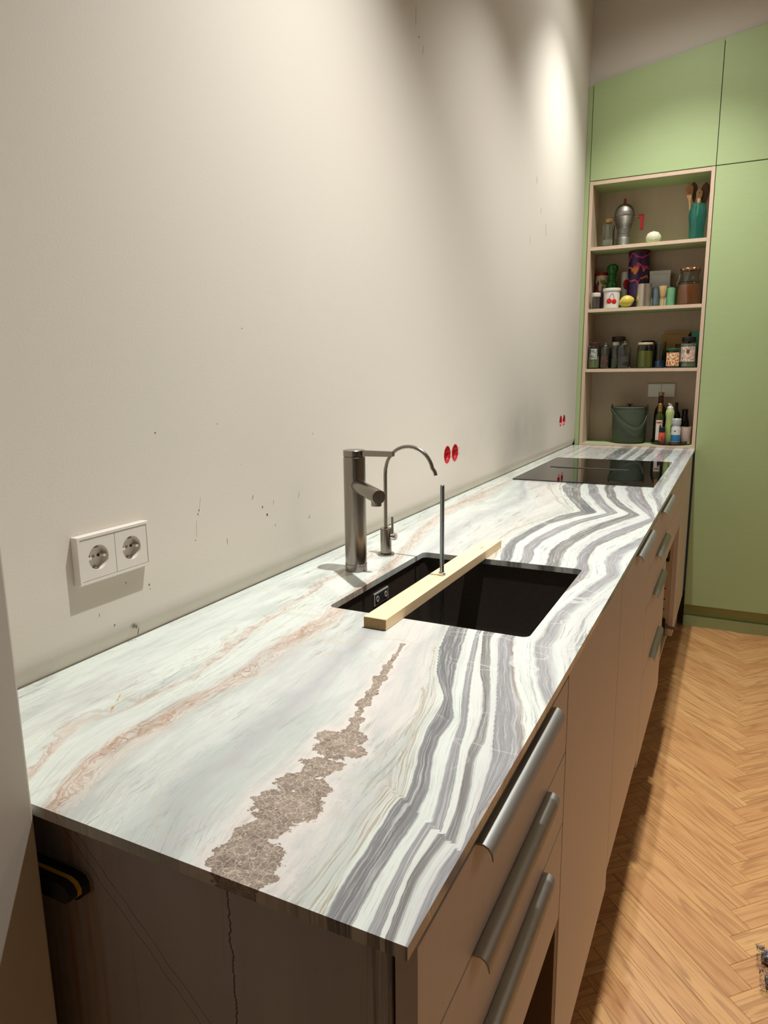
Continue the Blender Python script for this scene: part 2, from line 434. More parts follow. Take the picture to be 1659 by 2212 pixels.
    col = t.mix(bm_, col, br)
    # golden stain mark on the pale corner
    y1 = t.math('DIVIDE', t.math('SUBTRACT', sep.outputs[1], .184), .030)
    xx = t.math('SUBTRACT', sep.outputs[0], t.math('MULTIPLY_ADD', t.math('SUBTRACT', sep.outputs[1], .184), -.62, .1325))
    x1 = t.math('DIVIDE', t.math('ADD', xx, t.math('MULTIPLY', t.math('SUBTRACT', t.noise(v, 160, 2), .5), .004)), .0022)
    dd = t.math('ADD', t.math('MULTIPLY', x1, x1), t.math('MULTIPLY', y1, y1))
    col = t.mix(t.math('MULTIPLY', t.step(dd, 1.0, .4), t.step(t.noise(v, 130, 2), .38, .6)), col, lin((196, 146, 74)))
    t.set(Base_Color=col, Roughness=t.math('MULTIPLY_ADD', t.noise(v, 14, 3), .06, .13), IOR=1.52)
    t.b.inputs['Specular IOR Level'].default_value = .5
    return t.m
M_marble = marble_mat()

CN={
1:[(0.0137,0.1908),(0.0275,0.1832),(0.0605,0.1654),(0.113,0.1412),(0.1382,0.1445),(0.18,0.1587),(0.2241,0.1599),(0.2767,0.1636),(0.3515,0.1573),(0.47,0.1336),(0.5987,0.1204),(0.8502,0.0916),(1.3032,0.0384),(2.2094,0.024),(2.973,0.0244)],
2:[(0.0063,0.244),(0.048,0.2263),(0.0871,0.2132),(0.1345,0.2059),(0.1743,0.2109),(0.2157,0.2123),(0.2527,0.2207),(0.3125,0.2199),(0.3889,0.2062),(0.4523,0.2077),(0.5501,0.2063),(0.5966,0.1927),(0.8392,0.1773),(1.1706,0.0945),(1.5031,0.0388),(1.7442,0.0393),(2.1579,0.057),(2.827,0.058)],
3:[(0.0199,0.3763),(0.0522,0.3596),(0.1129,0.3477),(0.1472,0.3483),(0.2002,0.345),(0.2607,0.3413),(0.3143,0.3278),(0.4302,0.3094),(0.5363,0.2984),(1.0122,0.2004),(1.3138,0.1656),(1.6041,0.1824),(1.7604,0.2094),(2.115,0.1041)],
4:[(0.0144,0.4526),(0.0584,0.4434),(0.1005,0.4389),(0.131,0.4342),(0.1738,0.4288),(0.2177,0.4251),(0.3065,0.4119),(0.3772,0.3948),(0.4385,0.3853),(0.5068,0.3714),(1.0111,0.2766),(1.233,0.2493),(1.441,0.2647),(1.6454,0.3165),(1.8047,0.2495),(2.0739,0.149)],
5:[(0.0,0.5124),(0.0267,0.5133),(0.0543,0.5111),(0.0827,0.5118),(0.133,0.507),(0.1556,0.5095)],
6:[(0.0085,0.5404),(0.0402,0.5358),(0.0717,0.5349),(0.1049,0.5305),(0.1397,0.5288)],
7:[(0.014,0.5619),(0.0509,0.5579),(0.0846,0.5553),(0.1305,0.5552)],
8:[(0.0062,0.5752),(0.0539,0.57),(0.0836,0.566),(0.1245,0.5643)],
9:[(0.0023,0.5861),(0.0547,0.5774),(0.0843,0.5737),(0.1214,0.5719)],
10:[(0.0099,0.5876),(0.0369,0.5837),(0.0691,0.5783),(0.0898,0.5792),(0.1157,0.5805)],
11:[(0.0047,0.5963),(0.0297,0.5931),(0.0644,0.5872),(0.088,0.5871),(0.118,0.5895)],
12:[(0.0024,0.6056),(0.0197,0.6031),(0.0537,0.5996),(0.0812,0.598),(0.113,0.5997)],
}
CF={
1:[(0.0137,0.1908),(0.0275,0.1832),(0.0605,0.1654),(0.113,0.1412),(0.1382,0.1445),(0.18,0.1587),(0.2241,0.1599),(0.2767,0.1636),(0.3515,0.1573),(0.47,0.1336),(0.5987,0.1204),(0.8502,0.0916),(1.3032,0.0384),(2.2094,0.024),(2.973,0.0244)],
2:[(0.0063,0.244),(0.048,0.2263),(0.0871,0.2132),(0.1345,0.2059),(0.1743,0.2109),(0.2157,0.2123),(0.2527,0.2207),(0.3125,0.2199),(0.3889,0.2062),(0.4523,0.2077),(0.5501,0.2063),(0.5966,0.1927),(0.8392,0.1773),(1.1706,0.0945),(1.5031,0.0388),(1.7442,0.0393),(2.1579,0.057),(2.827,0.058)],
3:[(0.0199,0.3763),(0.0522,0.3596),(0.1129,0.3477),(0.1472,0.3483),(0.2002,0.345),(0.2607,0.3413),(0.3143,0.3278),(0.4302,0.3094),(0.5363,0.2984),(1.0122,0.2004),(1.3138,0.1656),(1.6041,0.1824),(1.7604,0.2094),(2.115,0.1041)],
4:[(0.0144,0.4526),(0.0584,0.4434),(0.1005,0.4389),(0.131,0.4342),(0.1738,0.4288),(0.2177,0.4251),(0.3065,0.4119),(0.3772,0.3948),(0.4385,0.3853),(0.5068,0.3714),(1.0111,0.2766),(1.233,0.2493),(1.441,0.2647),(1.6454,0.3165),(1.8047,0.2495),(2.0739,0.149)],
5:[(0.1717,0.5134),(0.1973,0.5036),(0.2442,0.4918),(0.3098,0.4786),(0.3675,0.4653),(0.4671,0.4331),(0.566,0.4033),(1.0186,0.3314),(1.1745,0.2973),(1.3129,0.3018),(1.4705,0.3329),(1.6335,0.3792),(1.746,0.3209),(1.949,0.2446),(2.0956,0.2017)],
6:[(0.1534,0.5337),(0.1835,0.5294),(0.2349,0.5141),(0.2808,0.5021),(0.3655,0.4898),(0.4273,0.4527),(0.5069,0.4236),(0.5881,0.4055),(1.014,0.3583),(1.1042,0.3357),(1.2126,0.3252),(1.358,0.3372),(1.5388,0.3635),(1.6314,0.4096),(1.7389,0.3642),(1.8768,0.3095),(2.0601,0.2538)],
7:[(0.1432,0.5518),(0.1763,0.5488),(0.2289,0.5316),(0.2736,0.521),(0.3185,0.5221),(0.3922,0.4883),(0.4813,0.4638),(0.592,0.437),(1.0464,0.3749),(1.1666,0.3474),(1.2836,0.3521),(1.4209,0.3684),(1.5317,0.4116),(1.628,0.4538),(1.7396,0.405),(1.8608,0.3609),(2.0844,0.3125)],
8:[(0.1533,0.5651),(0.2072,0.5524),(0.2571,0.5403),(0.3157,0.5285),(0.4177,0.4968),(0.4878,0.4778),(0.5887,0.4525),(1.0478,0.3967),(1.1579,0.3716),(1.2606,0.3741),(1.3947,0.3936),(1.5121,0.429),(1.6313,0.4785),(1.7503,0.43),(1.923,0.3738),(2.1149,0.332)],
9:[(0.1514,0.5766),(0.2011,0.5664),(0.2611,0.5487),(0.3092,0.5389),(0.4213,0.5045),(0.4911,0.4848),(0.5915,0.4587),(1.054,0.4201),(1.1376,0.4004),(1.2294,0.3986),(1.3522,0.4183),(1.4732,0.445),(1.5931,0.4896),(1.6439,0.5079),(1.762,0.4575),(1.9635,0.4003),(2.1591,0.3558)],
10:[(0.128,0.5858),(0.1582,0.5827),(0.2038,0.5721),(0.2655,0.5572),(0.2954,0.555),(0.3497,0.5448),(0.4102,0.5264),(0.459,0.5037),(0.6111,0.4559),(1.0372,0.4556),(1.1397,0.4362),(1.2375,0.4401),(1.3534,0.4601),(1.4855,0.4878),(1.61,0.5287),(1.6492,0.5369),(1.7431,0.4895),(1.8927,0.4366),(2.0957,0.3932)],
11:[(0.1508,0.592),(0.2017,0.5827),(0.2455,0.5698),(0.2907,0.5682),(0.3531,0.5521),(0.42,0.5317),(0.5813,0.4796),(1.0349,0.4858),(1.1324,0.4704),(1.2413,0.4714),(1.367,0.4911),(1.5021,0.5262),(1.634,0.5681),(1.7268,0.5254),(1.8713,0.472),(2.0772,0.4267)],
12:[(0.1343,0.6023),(0.2064,0.5927),(0.2572,0.5842),(0.3336,0.5628),(0.4347,0.5343),(0.586,0.4896),(1.0361,0.5146),(1.1373,0.5013),(1.2563,0.5054),(1.402,0.532),(1.5068,0.5659),(1.6057,0.5986),(1.7398,0.5557),(1.885,0.5046),(2.082,0.4637)],
13:[(0.2085,0.6059),(0.2527,0.6112),(0.3125,0.6028),(0.3874,0.5783),(0.4573,0.5496),(0.5952,0.5096),(0.74,0.523),(0.8589,0.532),(0.9509,0.5431),(1.0211,0.5405),(1.0848,0.5259),(1.2098,0.5209),(1.3477,0.5478),(1.4654,0.5834),(1.5776,0.6108),(1.7516,0.5835),(1.9718,0.5355),(2.1126,0.512)],
14:[(0.3784,0.619),(0.4007,0.6067),(0.4569,0.5818),(0.5923,0.5474),(0.7319,0.5441),(0.8472,0.5589),(0.9369,0.5714),(1.0003,0.5833),(1.0904,0.5653),(1.1805,0.5685),(1.2948,0.5926),(1.4211,0.6146),(1.607,0.6173),(1.8192,0.592),(2.0292,0.5574)],
}
FAULT= [(0.4784, 0.1878), (0.518, 0.1624), (0.5527, 0.1432), (0.6025, 0.1111)]
BR= [(0.4576, 0.0079, 0.0229), (0.437, 0.0223, 0.0172), (0.4578, 0.0322, 0.0191), (0.4382, 0.049, 0.0179), (0.4432, 0.0724, 0.0172), (0.437, 0.0996, 0.0257), (0.4231, 0.1009, 0.0173), (0.4524, 0.103, 0.0179), (0.4483, 0.1335, 0.016), (0.4258, 0.1357, 0.0158), (0.431, 0.1701, 0.0179), (0.4277, 0.2083, 0.0207), (0.4061, 0.2251, 0.0112), (0.45, 0.2086, 0.0122), (0.4316, 0.2316, 0.0152), (0.4184, 0.2716, 0.0085), (0.4065, 0.3107, 0.0095), (0.4022, 0.3433, 0.0081), (0.3927, 0.384, 0.0097), (0.3852, 0.4213, 0.0075), (0.3777, 0.4619, 0.0052), (0.3698, 0.5021, 0.0041)]


def build_worktop():
    sx0, sx1, sy0, sy1, rc = .1821, .5295, .604, 1.0158, .012
    th = .0115
    XB = -.014
    def lines(pts, step):
        out = []
        for a, b, st in zip(pts, pts[1:], step):
            n = max(1, round((b-a)/st)); out += [a+(b-a)*i/n for i in range(n)]
        return out+[pts[-1]]
    xs = lines([XB, sx0, sx0+rc, sx1-rc, sx1, W], [.0045, .006, .0035, .006, .003])
    ys = lines([0, .30, sy0, sy0+rc, sy1-rc, sy1, 1.3, L], [.0030, .004, .006, .006, .006, .006, .011])
    nx, ny = len(xs), len(ys)
    V = [(x, y, ZC) for y in ys for x in xs]
    ix = lambda i, j: j*nx+i
    e = 1e-6
    F = []
    for j in range(ny-1):
        for i in range(nx-1):
            cx, cy = (xs[i]+xs[i+1])/2, (ys[j]+ys[j+1])/2
            if sx0-e < cx < sx1+e and sy0-e < cy < sy1+e: continue
            F.append((ix(i, j), ix(i+1, j), ix(i+1, j+1), ix(i, j+1)))
    find = lambda arr, v: min(range(len(arr)), key=lambda k: abs(arr[k]-v))
    hole = []
    for (cx, cy, ox, oy, a0) in ((sx0, sy0, 1, 1, 180), (sx1, sy0, -1, 1, 270), (sx1, sy1, -1, -1, 0), (sx0, sy1, 1, -1, 90)):
        arc = []
        for k in range(7):
            a = math.radians(a0+90*k/6)
            V.append((cx+ox*rc+rc*math.cos(a), cy+oy*rc+rc*math.sin(a), ZC)); arc.append(len(V)-1)
        c = ix(find(xs, cx), find(ys, cy))
        for a, b in zip(arc, arc[1:]): F.append((c, b, a))
        hole += arc
    # skirts
    def skirt(loop, flip=False):
        base = len(V)
        for i in loop: V.append((V[i][0], V[i][1], ZC-th))
        n = len(loop)
        for k in range(n):
            q = (loop[k], loop[(k+1) % n], base+(k+1) % n, base+k)
            F.append(q[::-1] if not flip else q)
        return list(range(base, base+n))
    per = [ix(i, 0) for i in range(nx)]+[ix(nx-1, j) for j in range(1, ny)]+[ix(i, ny-1) for i in range(nx-2, -1, -1)]+[ix(0, j) for j in range(ny-2, 0, -1)]
    lo = skirt(per)
    lo2 = skirt(hole, True)
    # underside
    z = ZC-th
    for (a, b, c, d) in ((XB, W, 0, sy0), (XB, W, sy1, L), (XB, sx0, sy0, sy1), (sx1, W, sy0, sy1)):
        k = len(V); V.extend([(a, c, z), (b, c, z), (b, d, z), (a, d, z)]); F.append((k, k+3, k+2, k+1))
    me = bpy.data.meshes.new('worktop'); me.from_pydata(V, [], F)
    P = np.array(V); x, y = P[:, 0], P[:, 1]
    def family(C, extra):
        ks = sorted(C); X = []
        for k in ks:
            a = np.array(C[k]); yy, xv = a[:, 0], a[:, 1]
            # extrapolate to the near edge with the first slope
            g = (xv[1]-xv[0])/(yy[1]-yy[0]); yy = np.r_[-.02, yy]; xv = np.r_[xv[0]+g*(-.02-yy[1]), xv]
            f = np.arange(-.02, L+.05, .002); fx = np.interp(f, yy, xv)
            ker = np.exp(-.5*(np.arange(-8, 9)*.002/.005)**2); ker /= ker.sum()
            fx = np.convolve(np.pad(fx, 8, mode='edge'), ker, 'valid')
            X.append(np.interp(y, f, fx))
        for d in extra: X.append(X[-1]+d); ks = ks+[ks[-1]+1]
        X = np.array(X)
        for r in range(1, len(X)): X[r] = np.maximum(X[r], X[r-1]+.003)
        ss = np.zeros(len(x))
        lo_, sl = np.full(len(x), -.05), 0.0
        res = np.full(len(x), np.nan)
        for r in range(len(X)):
            msk = np.isnan(res) & (x < X[r])
            res[msk] = sl+(ks[r]-sl)*((x-lo_)/(X[r]-lo_))[msk]
            lo_, sl = X[r], ks[r]
        msk = np.isnan(res); res[msk] = sl+np.minimum(((x-lo_)/.03)[msk], 1.9)
        return res
    near = family(CN, (.012, .014)); far = family(CF, ())
    isn = (y < .1878-.618*(x-.4784)) & (x > .40)
    s = np.where(isn, near, far)
    b = np.full(len(x), -1.5)
    for bx, by, r in BR: b = np.maximum(b, 1-np.hypot(x-bx, y-by)/(r*1.2))
    for (ax, ay, ar), (cx, cy, cr) in zip(BR[14:], BR[15:]):      # the tail tapers without gaps
        u = np.clip(((x-ax)*(cx-ax)+(y-ay)*(cy-ay))/((cx-ax)**2+(cy-ay)**2), 0, 1)
        b = np.maximum(b, .55-np.hypot(x-ax-u*(cx-ax), y-ay-u*(cy-ay))/((ar+(cr-ar)*u)*1.1))
    for nm, arr in (('vein', s), ('breccia', b)):
        at = me.attributes.new(nm, 'FLOAT', 'POINT'); at.data.foreach_set('value', arr.astype(np.float32))
    o = link('worktop', me, M_marble)
    tag(o, 'long banded white and grey marble worktop with brown breccia patch along the wall', 'worktop')
    return o
build_worktop()

# the stone end panel under the near edge of the worktop
def endstone_mat():
    t = NT('end_panel_stone'); v = t.coord()
    sep = t.n('ShaderNodeSeparateXYZ'); t.l(v, sep.inputs[0])
    st = t.noise(t.mapping(v, (14, 1, 1.2)), 1.3, 6, .62, .4)
    fine = t.noise(t.mapping(v, (90, 1, 3)), 1.0, 5, .65, .3)
    col = t.mix(st, lin((176, 172, 178)), lin((204, 199, 200)))
    col = t.mix(t.math('MULTIPLY', t.step(sep.outputs[0], .30, .24), t.step(fine, .4, .7)), col, lin((190, 156, 130)))
    col = t.mix(t.math('MULTIPLY', t.step(fine, .58, .72), .35), col, lin((150, 146, 150)))
    dk = t.math('MULTIPLY', t.step(t.math('ADD', sep.outputs[0], t.math('MULTIPLY', t.math('SUBTRACT', st, .5), .10)), .545, .565), t.step(fine, .62, .40))
    col = t.mix(t.math('MULTIPLY', dk, .8), col, lin((104, 100, 108)))
    # the dark crinkled crack
    cx = t.math('ADD', t.math('MULTIPLY', t.math('SUBTRACT', t.noise(t.mapping(v, (0, 0, 1)), 60, 4, .7), .5), .016), t.math('MULTIPLY_ADD', sep.outputs[2], -.02, .4415))
    d = t.math('ABSOLUTE', t.math('SUBTRACT', sep.outputs[0], cx))
    col = t.mix(t.math('MULTIPLY', t.step(d, .0014, .0004), .9), col, lin((70, 60, 52)))
    # two reddish diagonal veins
    for c0, wd in ((.868, .0012), (.850, .0012)):
        dd = t.math('ABSOLUTE', t.math('SUBTRACT', t.math('ADD', sep.outputs[2], t.math('MULTIPLY', t.math('SUBTRACT', sep.outputs[0], .28), .95)), t.math('MULTIPLY_ADD', t.math('SUBTRACT', t.noise(v, 30, 3), .5), .012, c0)))
        col = t.mix(t.math('MULTIPLY', t.step(dd, wd, .0003), .7), col, lin((130, 90, 76)))
    t.set(Base_Color=col, Roughness=.22)
    return t.m
ep = box('end_panel', .02, .5795, .030, .042, .0, ZC-.0118, endstone_mat(), bev=.0008)
tag(ep, 'veined stone panel closing the near end of the base cabinets', 'panel')
# ------------------------------------------------------------------ room shell
def wall_with_holes():
    """main wall x=0 with round cut-outs and plaster drawn back just above the worktop"""
    bm = bmesh.new()
    holes = [(1.622, ZC+.146), (1.688, ZC+.1455), (3.165, ZC+.152), (3.240, ZC+.1515)]
    R, hw = .0265, .031
    ysl = sorted(set([-2.6, .0, .4, .8, 1.2, 2.0, 2.6, 3.62]+[h[0]-hw for h in holes]+[h[0]+hw for h in holes]))
    z0, z1 = ZC+.146-.036, ZC+.152+.036
    zsl = [(0, 0), (ZC-.03, -.012), (ZC+.001, -.0115), (ZC+.006, -.0095), (ZC+.012, -.0068), (ZC+.020, -.0036), (ZC+.030, -.0012), (ZC+.042, 0), (z0, 0), (z1, 0), (1.5, 0), (2.2, 0), (CEIL, 0)]
    grid = [[bm.verts.new((x, y, z)) for (z, x) in zsl] for y in ysl]
    for i in range(len(ysl)-1):
        for j in range(len(zsl)-1):
            h = next((h for h in holes if abs((ysl[i]+ysl[i+1])/2-h[0]) < 1e-4 and zsl[j][0] == z0), None)
            q = (grid[i][j], grid[i+1][j], grid[i+1][j+1], grid[i][j+1])
            if h is None: bm.faces.new(q); continue
            n = 24
            circ = [bm.verts.new((0, h[0]+R*math.cos(2*math.pi*k/n+math.pi*1.25), h[1]+R*math.sin(2*math.pi*k/n+math.pi*1.25))) for k in range(n)]
            deep = [bm.verts.new((-.03, v.co.y, v.co.z)) for v in circ]
            for k in range(n):
                bm.faces.new((circ[k], circ[(k+1) % n], deep[(k+1) % n], deep[k]))
            for c in range(4):
                seg = [circ[(c*6+k) % n] for k in range(7)]
                a, b = q[c], q[(c+1) % 4]
                for k in range(6): bm.faces.new((a if k < 3 else b, seg[k], seg[k+1]))
                bm.faces.new((a, b, seg[3]))
    me = bpy.data.meshes.new('wall_left'); bm.to_mesh(me); bm.free()
    for p in me.polygons: p.use_smooth = True
    me.set_sharp_from_angle(angle=math.radians(50))
    o = link('wall_left', me, M_wall)
    struct(o, 'off-white plastered wall with scuffs behind the worktop')
    rs = random.Random(3); mats = {}
    for (y, z, ry, rz, gv) in SCUFFS:
        if gv not in mats: mats[gv] = plain('scuff_%d' % gv, (gv, int(gv*.94), int(gv*.87)), .9)
        n = 9; tl = rs.uniform(-.35, .1)
        ring = [(ry*math.cos(2*math.pi*k/n)*rs.uniform(.6, 1.1), rz*math.sin(2*math.pi*k/n)*rs.uniform(.7, 1.1)) for k in range(n)]
        ring = [(y+a-b*tl, z+b) for a, b in ring]
        prism('scuff_mark', ring, 'x', -.0002, .00018, mats[gv], o)
    return holes
HOLES = wall_with_holes()
struct(box('wall_left_pier', -.3, .2275, -2.6, -.0035, 0, CEIL, M_wall2, bev=.002), 'projecting wall edge at the left of the picture')
struct(box('wall_back', 1.3015, 3.4, L+.03, L+.07, 0, CEIL, M_wall2), 'plain wall to the right of the green cabinets')
struct(box('wall_right', 3.4, 3.5, -2.6, 4.2, 0, CEIL, M_wall2))
struct(box('wall_front', -.3, 3.5, -2.7, -2.6, 0, CEIL, M_wall2))
struct(box('ceiling', -.3, 3.5, -2.7, 4.2, CEIL, CEIL+.05, M_ceil))

# floor: base slab with single parquet blocks laid in herringbone
fl = box('floor', -.3, 3.5, -2.7, 4.2, -.05, -.0012, M_oak)
struct(fl, 'oak herringbone parquet floor')
wP, lP = .066, .41
def plank_mesh(rot):
    bm = bmesh.new(); g = .00035
    add_box(bm, -lP/2+g, lP/2-g, -wP/2+g, wP/2-g, -.006, 0)
    top = [e for e in bm.edges if all(abs(v.co.z) < 1e-6 for v in e.verts)]
    bmesh.ops.bevel(bm, geom=top, offset=.0006, segments=1, affect='EDGES')
    me = bpy.data.meshes.new('plank'); bm.to_mesh(me); bm.free(); me.materials.append(M_oak)
    return me
pm_ = plank_mesh(0)
c45 = math.sqrt(.5)
OX, OY = .910, 1.0636        # phase of the pattern
n_pl = 0
cand = []
for k in range(-40, 60):
    for mm in range(-6, 6):
        u0, v0 = k*wP+mm*lP, k*wP-mm*lP
        for kind in (0, 1):
            if kind == 0: uc, vc, a = u0+lP/2, v0+wP/2, 45
            else: uc, vc, a = u0+wP/2, v0+wP+lP/2, 135
            x = OX+(uc-vc)*c45; y = OY+(uc+vc)*c45
            if .36 < x < 1.95 and -.10 < y < 3.62: cand.append((x, y, a))
cand.sort(key=lambda c: math.hypot(c[0]-.78, c[1]+.38))
for x, y, a in cand[:296]:
    o = bpy.data.objects.new('plank', pm_); COL.objects.link(o); o.parent = fl
    o.location = (x, y, 0); o.rotation_euler = (0, 0, math.radians(a+180*random.randint(0, 1)))

# ------------------------------------------------------------------ ceiling spotlights
M_lampw = plain('lamp_housing_white', (225, 220, 212), .4)
for i, (lx, ly, lz, pw, cone, soft, tilt) in enumerate(SPOTS):
    pos = ('nearest the camera', 'in the middle of the row', 'nearest the green cabinets')[i]
    t = thing('ceiling_spotlight', 'white cylindrical ceiling spotlight '+pos, 'lamp', (lx, ly, CEIL), 'row of ceiling spotlights above the worktop')
    lathe('canopy', [(0, 0), (.045, 0), (.045, -.018), (.0, -.018)], M_lampw, t)
    zl = lz-CEIL
    tube('stem', [(0, 0, -.018), (0, 0, zl+.09)], .006, M_lampw, t)
    hs = lathe('housing', [(0, .10), (.040, .10), (.042, .095), (.042, .002), (.038, .002), (.038, .02), (0, .02)], M_lampw, t, (0, 0, zl))
    hs.rotation_euler = (0, math.radians(tilt), 0)
    ld = bpy.data.lights.new('spot', 'SPOT'); ld.energy = pw; ld.color = LIGHT_COL
    ld.spot_size = math.radians(cone); ld.spot_blend = soft; ld.shadow_soft_size = .020
    lo = bpy.data.objects.new('lamp', ld); COL.objects.link(lo); lo.parent = hs; lo.location = (0, 0, 0)
    if not SPILL[i]: continue
    l2 = ld.copy(); l2.energy = pw*SPILL[i]; l2.spot_size = math.radians(150); l2.spot_blend = .8
    lo = bpy.data.objects.new('lamp', l2); COL.objects.link(lo); lo.parent = hs; lo.location = (0, 0, 0)
gl = thing('fill_lamp', 'unseen fill light added deeper in the room, hung like a ceiling lamp', 'lamp', (FILL_LAMP[0], FILL_LAMP[1], CEIL))  # fitting made up to carry the added fill light
lathe('canopy', [(0, 0), (.06, 0), (.06, -.02), (0, -.02)], M_lampw, gl)
tube('stem', [(0, 0, -.02), (0, 0, FILL_LAMP[2]-CEIL+.12)], .006, M_lampw, gl)
lathe('fill_holder', [(0, FILL_LAMP[2]-CEIL+.12), (.05, FILL_LAMP[2]-CEIL+.12), (.05, FILL_LAMP[2]-CEIL+.105), (0, FILL_LAMP[2]-CEIL+.105)], M_lampw, gl)
ld = bpy.data.lights.new('fill_light', 'POINT'); ld.energy = FILL_LAMP[3]; ld.color = (1, .95, .90); ld.shadow_soft_size = .10
lo = bpy.data.objects.new('lamp', ld); COL.objects.link(lo); lo.parent = gl; lo.location = (0, 0, FILL_LAMP[2]-CEIL)

# ------------------------------------------------------------------ green cabinets at the far end
def zt(x): return ZC+1.788+.152*x           # sloping top line of the doors
G = .0016
def door(name, x0, x1, z0, z1a, z1b, parent):
    return prism(name, [(x0, z0), (x1, z0), (x1, z1b), (x0, z1a)], 'y', L, L+.019, M_green, parent, bev=.0008)
XN0, XN1 = .0265, .6070
ZN = ZC+1.3365
uc = thing('wall_cabinet', 'green cupboard with slanting top above the open shelves', 'cabinet', (0, L, ZN))
uc.location = (0, 0, 0)
door('door', XN0, XN1-G, ZN+.003, zt(XN0), zt(XN1), uc)
prism('body', [(XN0, ZN+.004), (XN1, ZN+.004), (XN1, zt(XN1)-.004), (XN0, zt(XN0)-.004)], 'y', L+.0205, 4.1, M_seam, uc)
uc2 = thing('wall_cabinet', 'green upper cupboard to the right above the tall green door', 'cabinet')
door('door', XN1+G, 1.30-G, ZN+.003, zt(XN1), zt(1.3), uc2)
prism('body', [(XN1, ZN+.004), (1.3, ZN+.004), (1.3, zt(1.3)-.004), (XN1, zt(XN1)-.004)], 'y', L+.0205, 4.1, M_seam, uc2)
tc = thing('tall_cabinet', 'tall green cupboard beside the end of the worktop', 'cabinet')
zb = ZC-.825
box('door', XN1+G, 1.30-G, L, L+.019, zb, ZN-.001, M_green, tc, bev=.0008)
box('body', XN1+.001, 1.30, L+.0205, 4.1, zb-.004, ZN+.001, M_seam, tc)
box('plinth', XN1+.001, 1.30, L+.042, L+.060, .0, zb-.004, M_green, tc)
box('floor_strip', XN1+.001, 1.30, L+.026, L+.040, .0, .055, M_green, tc)
fs = box('filler_strip', .0008, XN0-.003, L+.006, L+.045, ZC+.0005, zt(0)-.006, M_green)
tag(fs, 'narrow green filler strip between wall and open shelves', 'trim')
# soffit wall over the doors (slanting underside follows the doors)
sf = prism('wall_soffit', [(.0, zt(0)+.001), (1.3, zt(1.3)+.001), (1.3, CEIL), (.0, CEIL)], 'y', L+.030, L+.07, M_wall2)
struct(sf, 'plain wall above the slanting green doors')

ND = .20                                    # niche depth
sh = thing('shelf_unit', 'open plywood shelf niche with four compartments in the green cabinet wall', 'shelf')
tk = .0165
def board(name, x0, x1, z0, z1, edge=True, faces=M_green):
    b = box(name, x0, x1, L+.004, L+ND, z0, z1, faces, sh)
    if edge: box('front_edge', x0, x1, L-.0005, L+.0038, z0, z1, M_ply, b)
    return b
bs1 = box('side_panel', XN0, XN0+tk, L-.0005, L+ND, ZC+.0006, ZN, M_ply, sh)
bs2 = box('side_panel', XN1-tk-G, XN1-G, L-.0005, L+ND, ZC-.006, ZN, M_ply, sh)
SX0, SX1 = XN0+tk+.0004, XN1-tk-G-.0004
board('top_panel', SX0, SX1, ZN-.018, ZN-.001)
board('bottom_panel', SX0, SX1, ZC+.0006, ZC+.0115)
SZ = {0: ZC+.0115, 1: ZC+1.0189, 2: ZC+.7118, 3: ZC+.4049}
for k in (1, 2, 3): board('shelf', SX0, SX1, SZ[k]-.0165, SZ[k])
box('back_panel', XN0, XN1-G, L+ND, L+ND+.008, ZC, ZN, M_back, sh)

# ------------------------------------------------------------------ base cabinets
FX0, FX1 = .5815, .6005
def handle(parent, y0, y1, z):
    prof = [(0, .0015), (.0075, .0022), (.0125, -.0002), (.0158, -.0050), (.0172, -.0125), (.0158, -.0128), (.0142, -.0062), (.0115, -.0022), (.0072, .0002), (.0004, -.0004)]
    return prism('handle', [(FX1+.0002+a, z+b) for a, b in prof], 'y', y0, y1, M_alu, parent, angle=50)
def front(name, y0, y1, z0, z1, parent, hy=None):
    f = box(name, FX0, FX1, y0+.0016, y1-.0016, ZC+z0+.0014, ZC+z1-.0014, M_front, parent, bev=.0007)
    if hy: handle(f, hy[0], hy[1], ZC+z1-.0012)
    return f
def carcass(parent, y0, y1, z0=-.73, open_from=None, x1=.580):
    x0 = .02; zt_ = ZC-.0125
    if open_from is None:
        box('body', x0, x1, y0+.0004, y1-.0004, ZC+z0, zt_, M_carc, parent)
    else:
        box('body', x0, x1, y0+.0004, y1-.0004, ZC+open_from, zt_, M_carc, parent)
TOPF = -.0285
ca = thing('drawer_cabinet', 'base cabinet at the near end with three handled drawers over an open bay', 'cabinet', (0, 0, 0))
carcass(ca, .0425, .555, open_from=-.405)
front('drawer', .030, .556, -.1425, TOPF, ca, (.162, .455))
front('drawer', .030, .556, -.2555, -.1425, ca, (.158, .447))
front('drawer', .030, .556, -.4150, -.2555, ca, (.150, .440))
box('side_panel', .02, .580, .0425, .060, ZC-.74, ZC-.4055, M_carc, ca)
box('side_panel', .02, .600, .534, .5545, ZC-.74, ZC-.4055, M_walnut, ca)
box('divider', .10, .560, .505, .512, ZC-.72, ZC-.4055, M_walnut, ca)
box('back_panel', .02, .032, .060, .534, ZC-.74, ZC-.4055, M_walnut, ca)
box('bottom_panel', .032, .579, .060, .534, ZC-.74, ZC-.722, M_carc, ca)
cb = thing('base_cabinet', 'plain handleless base cabinet front beside the near drawers', 'cabinet')
box('side_panel', .02, .580, .5574, .570, ZC-.74, ZC-.0125, M_carc, cb)
box('side_panel', .02, .580, 1.0560, 1.0690, ZC-.74, ZC-.0125, M_carc, cb)
box('bottom_panel', .02, .580, .5705, 1.0555, ZC-.74, ZC-.722, M_carc, cb)
box('back_panel', .02, .032, .5705, 1.0555, ZC-.7215, ZC-.22, M_carc, cb)
front('door', .557, 1.0695, -.745, TOPF+.006, cb)
cc = thing('sink_cabinet', 'base cabinet under the far side of the sink with one top handle', 'cabinet')
carcass(cc, 1.070, 1.582, open_from=-.69); front('door', 1.070, 1.582, -.700, TOPF+.002, cc, (1.278, 1.575))
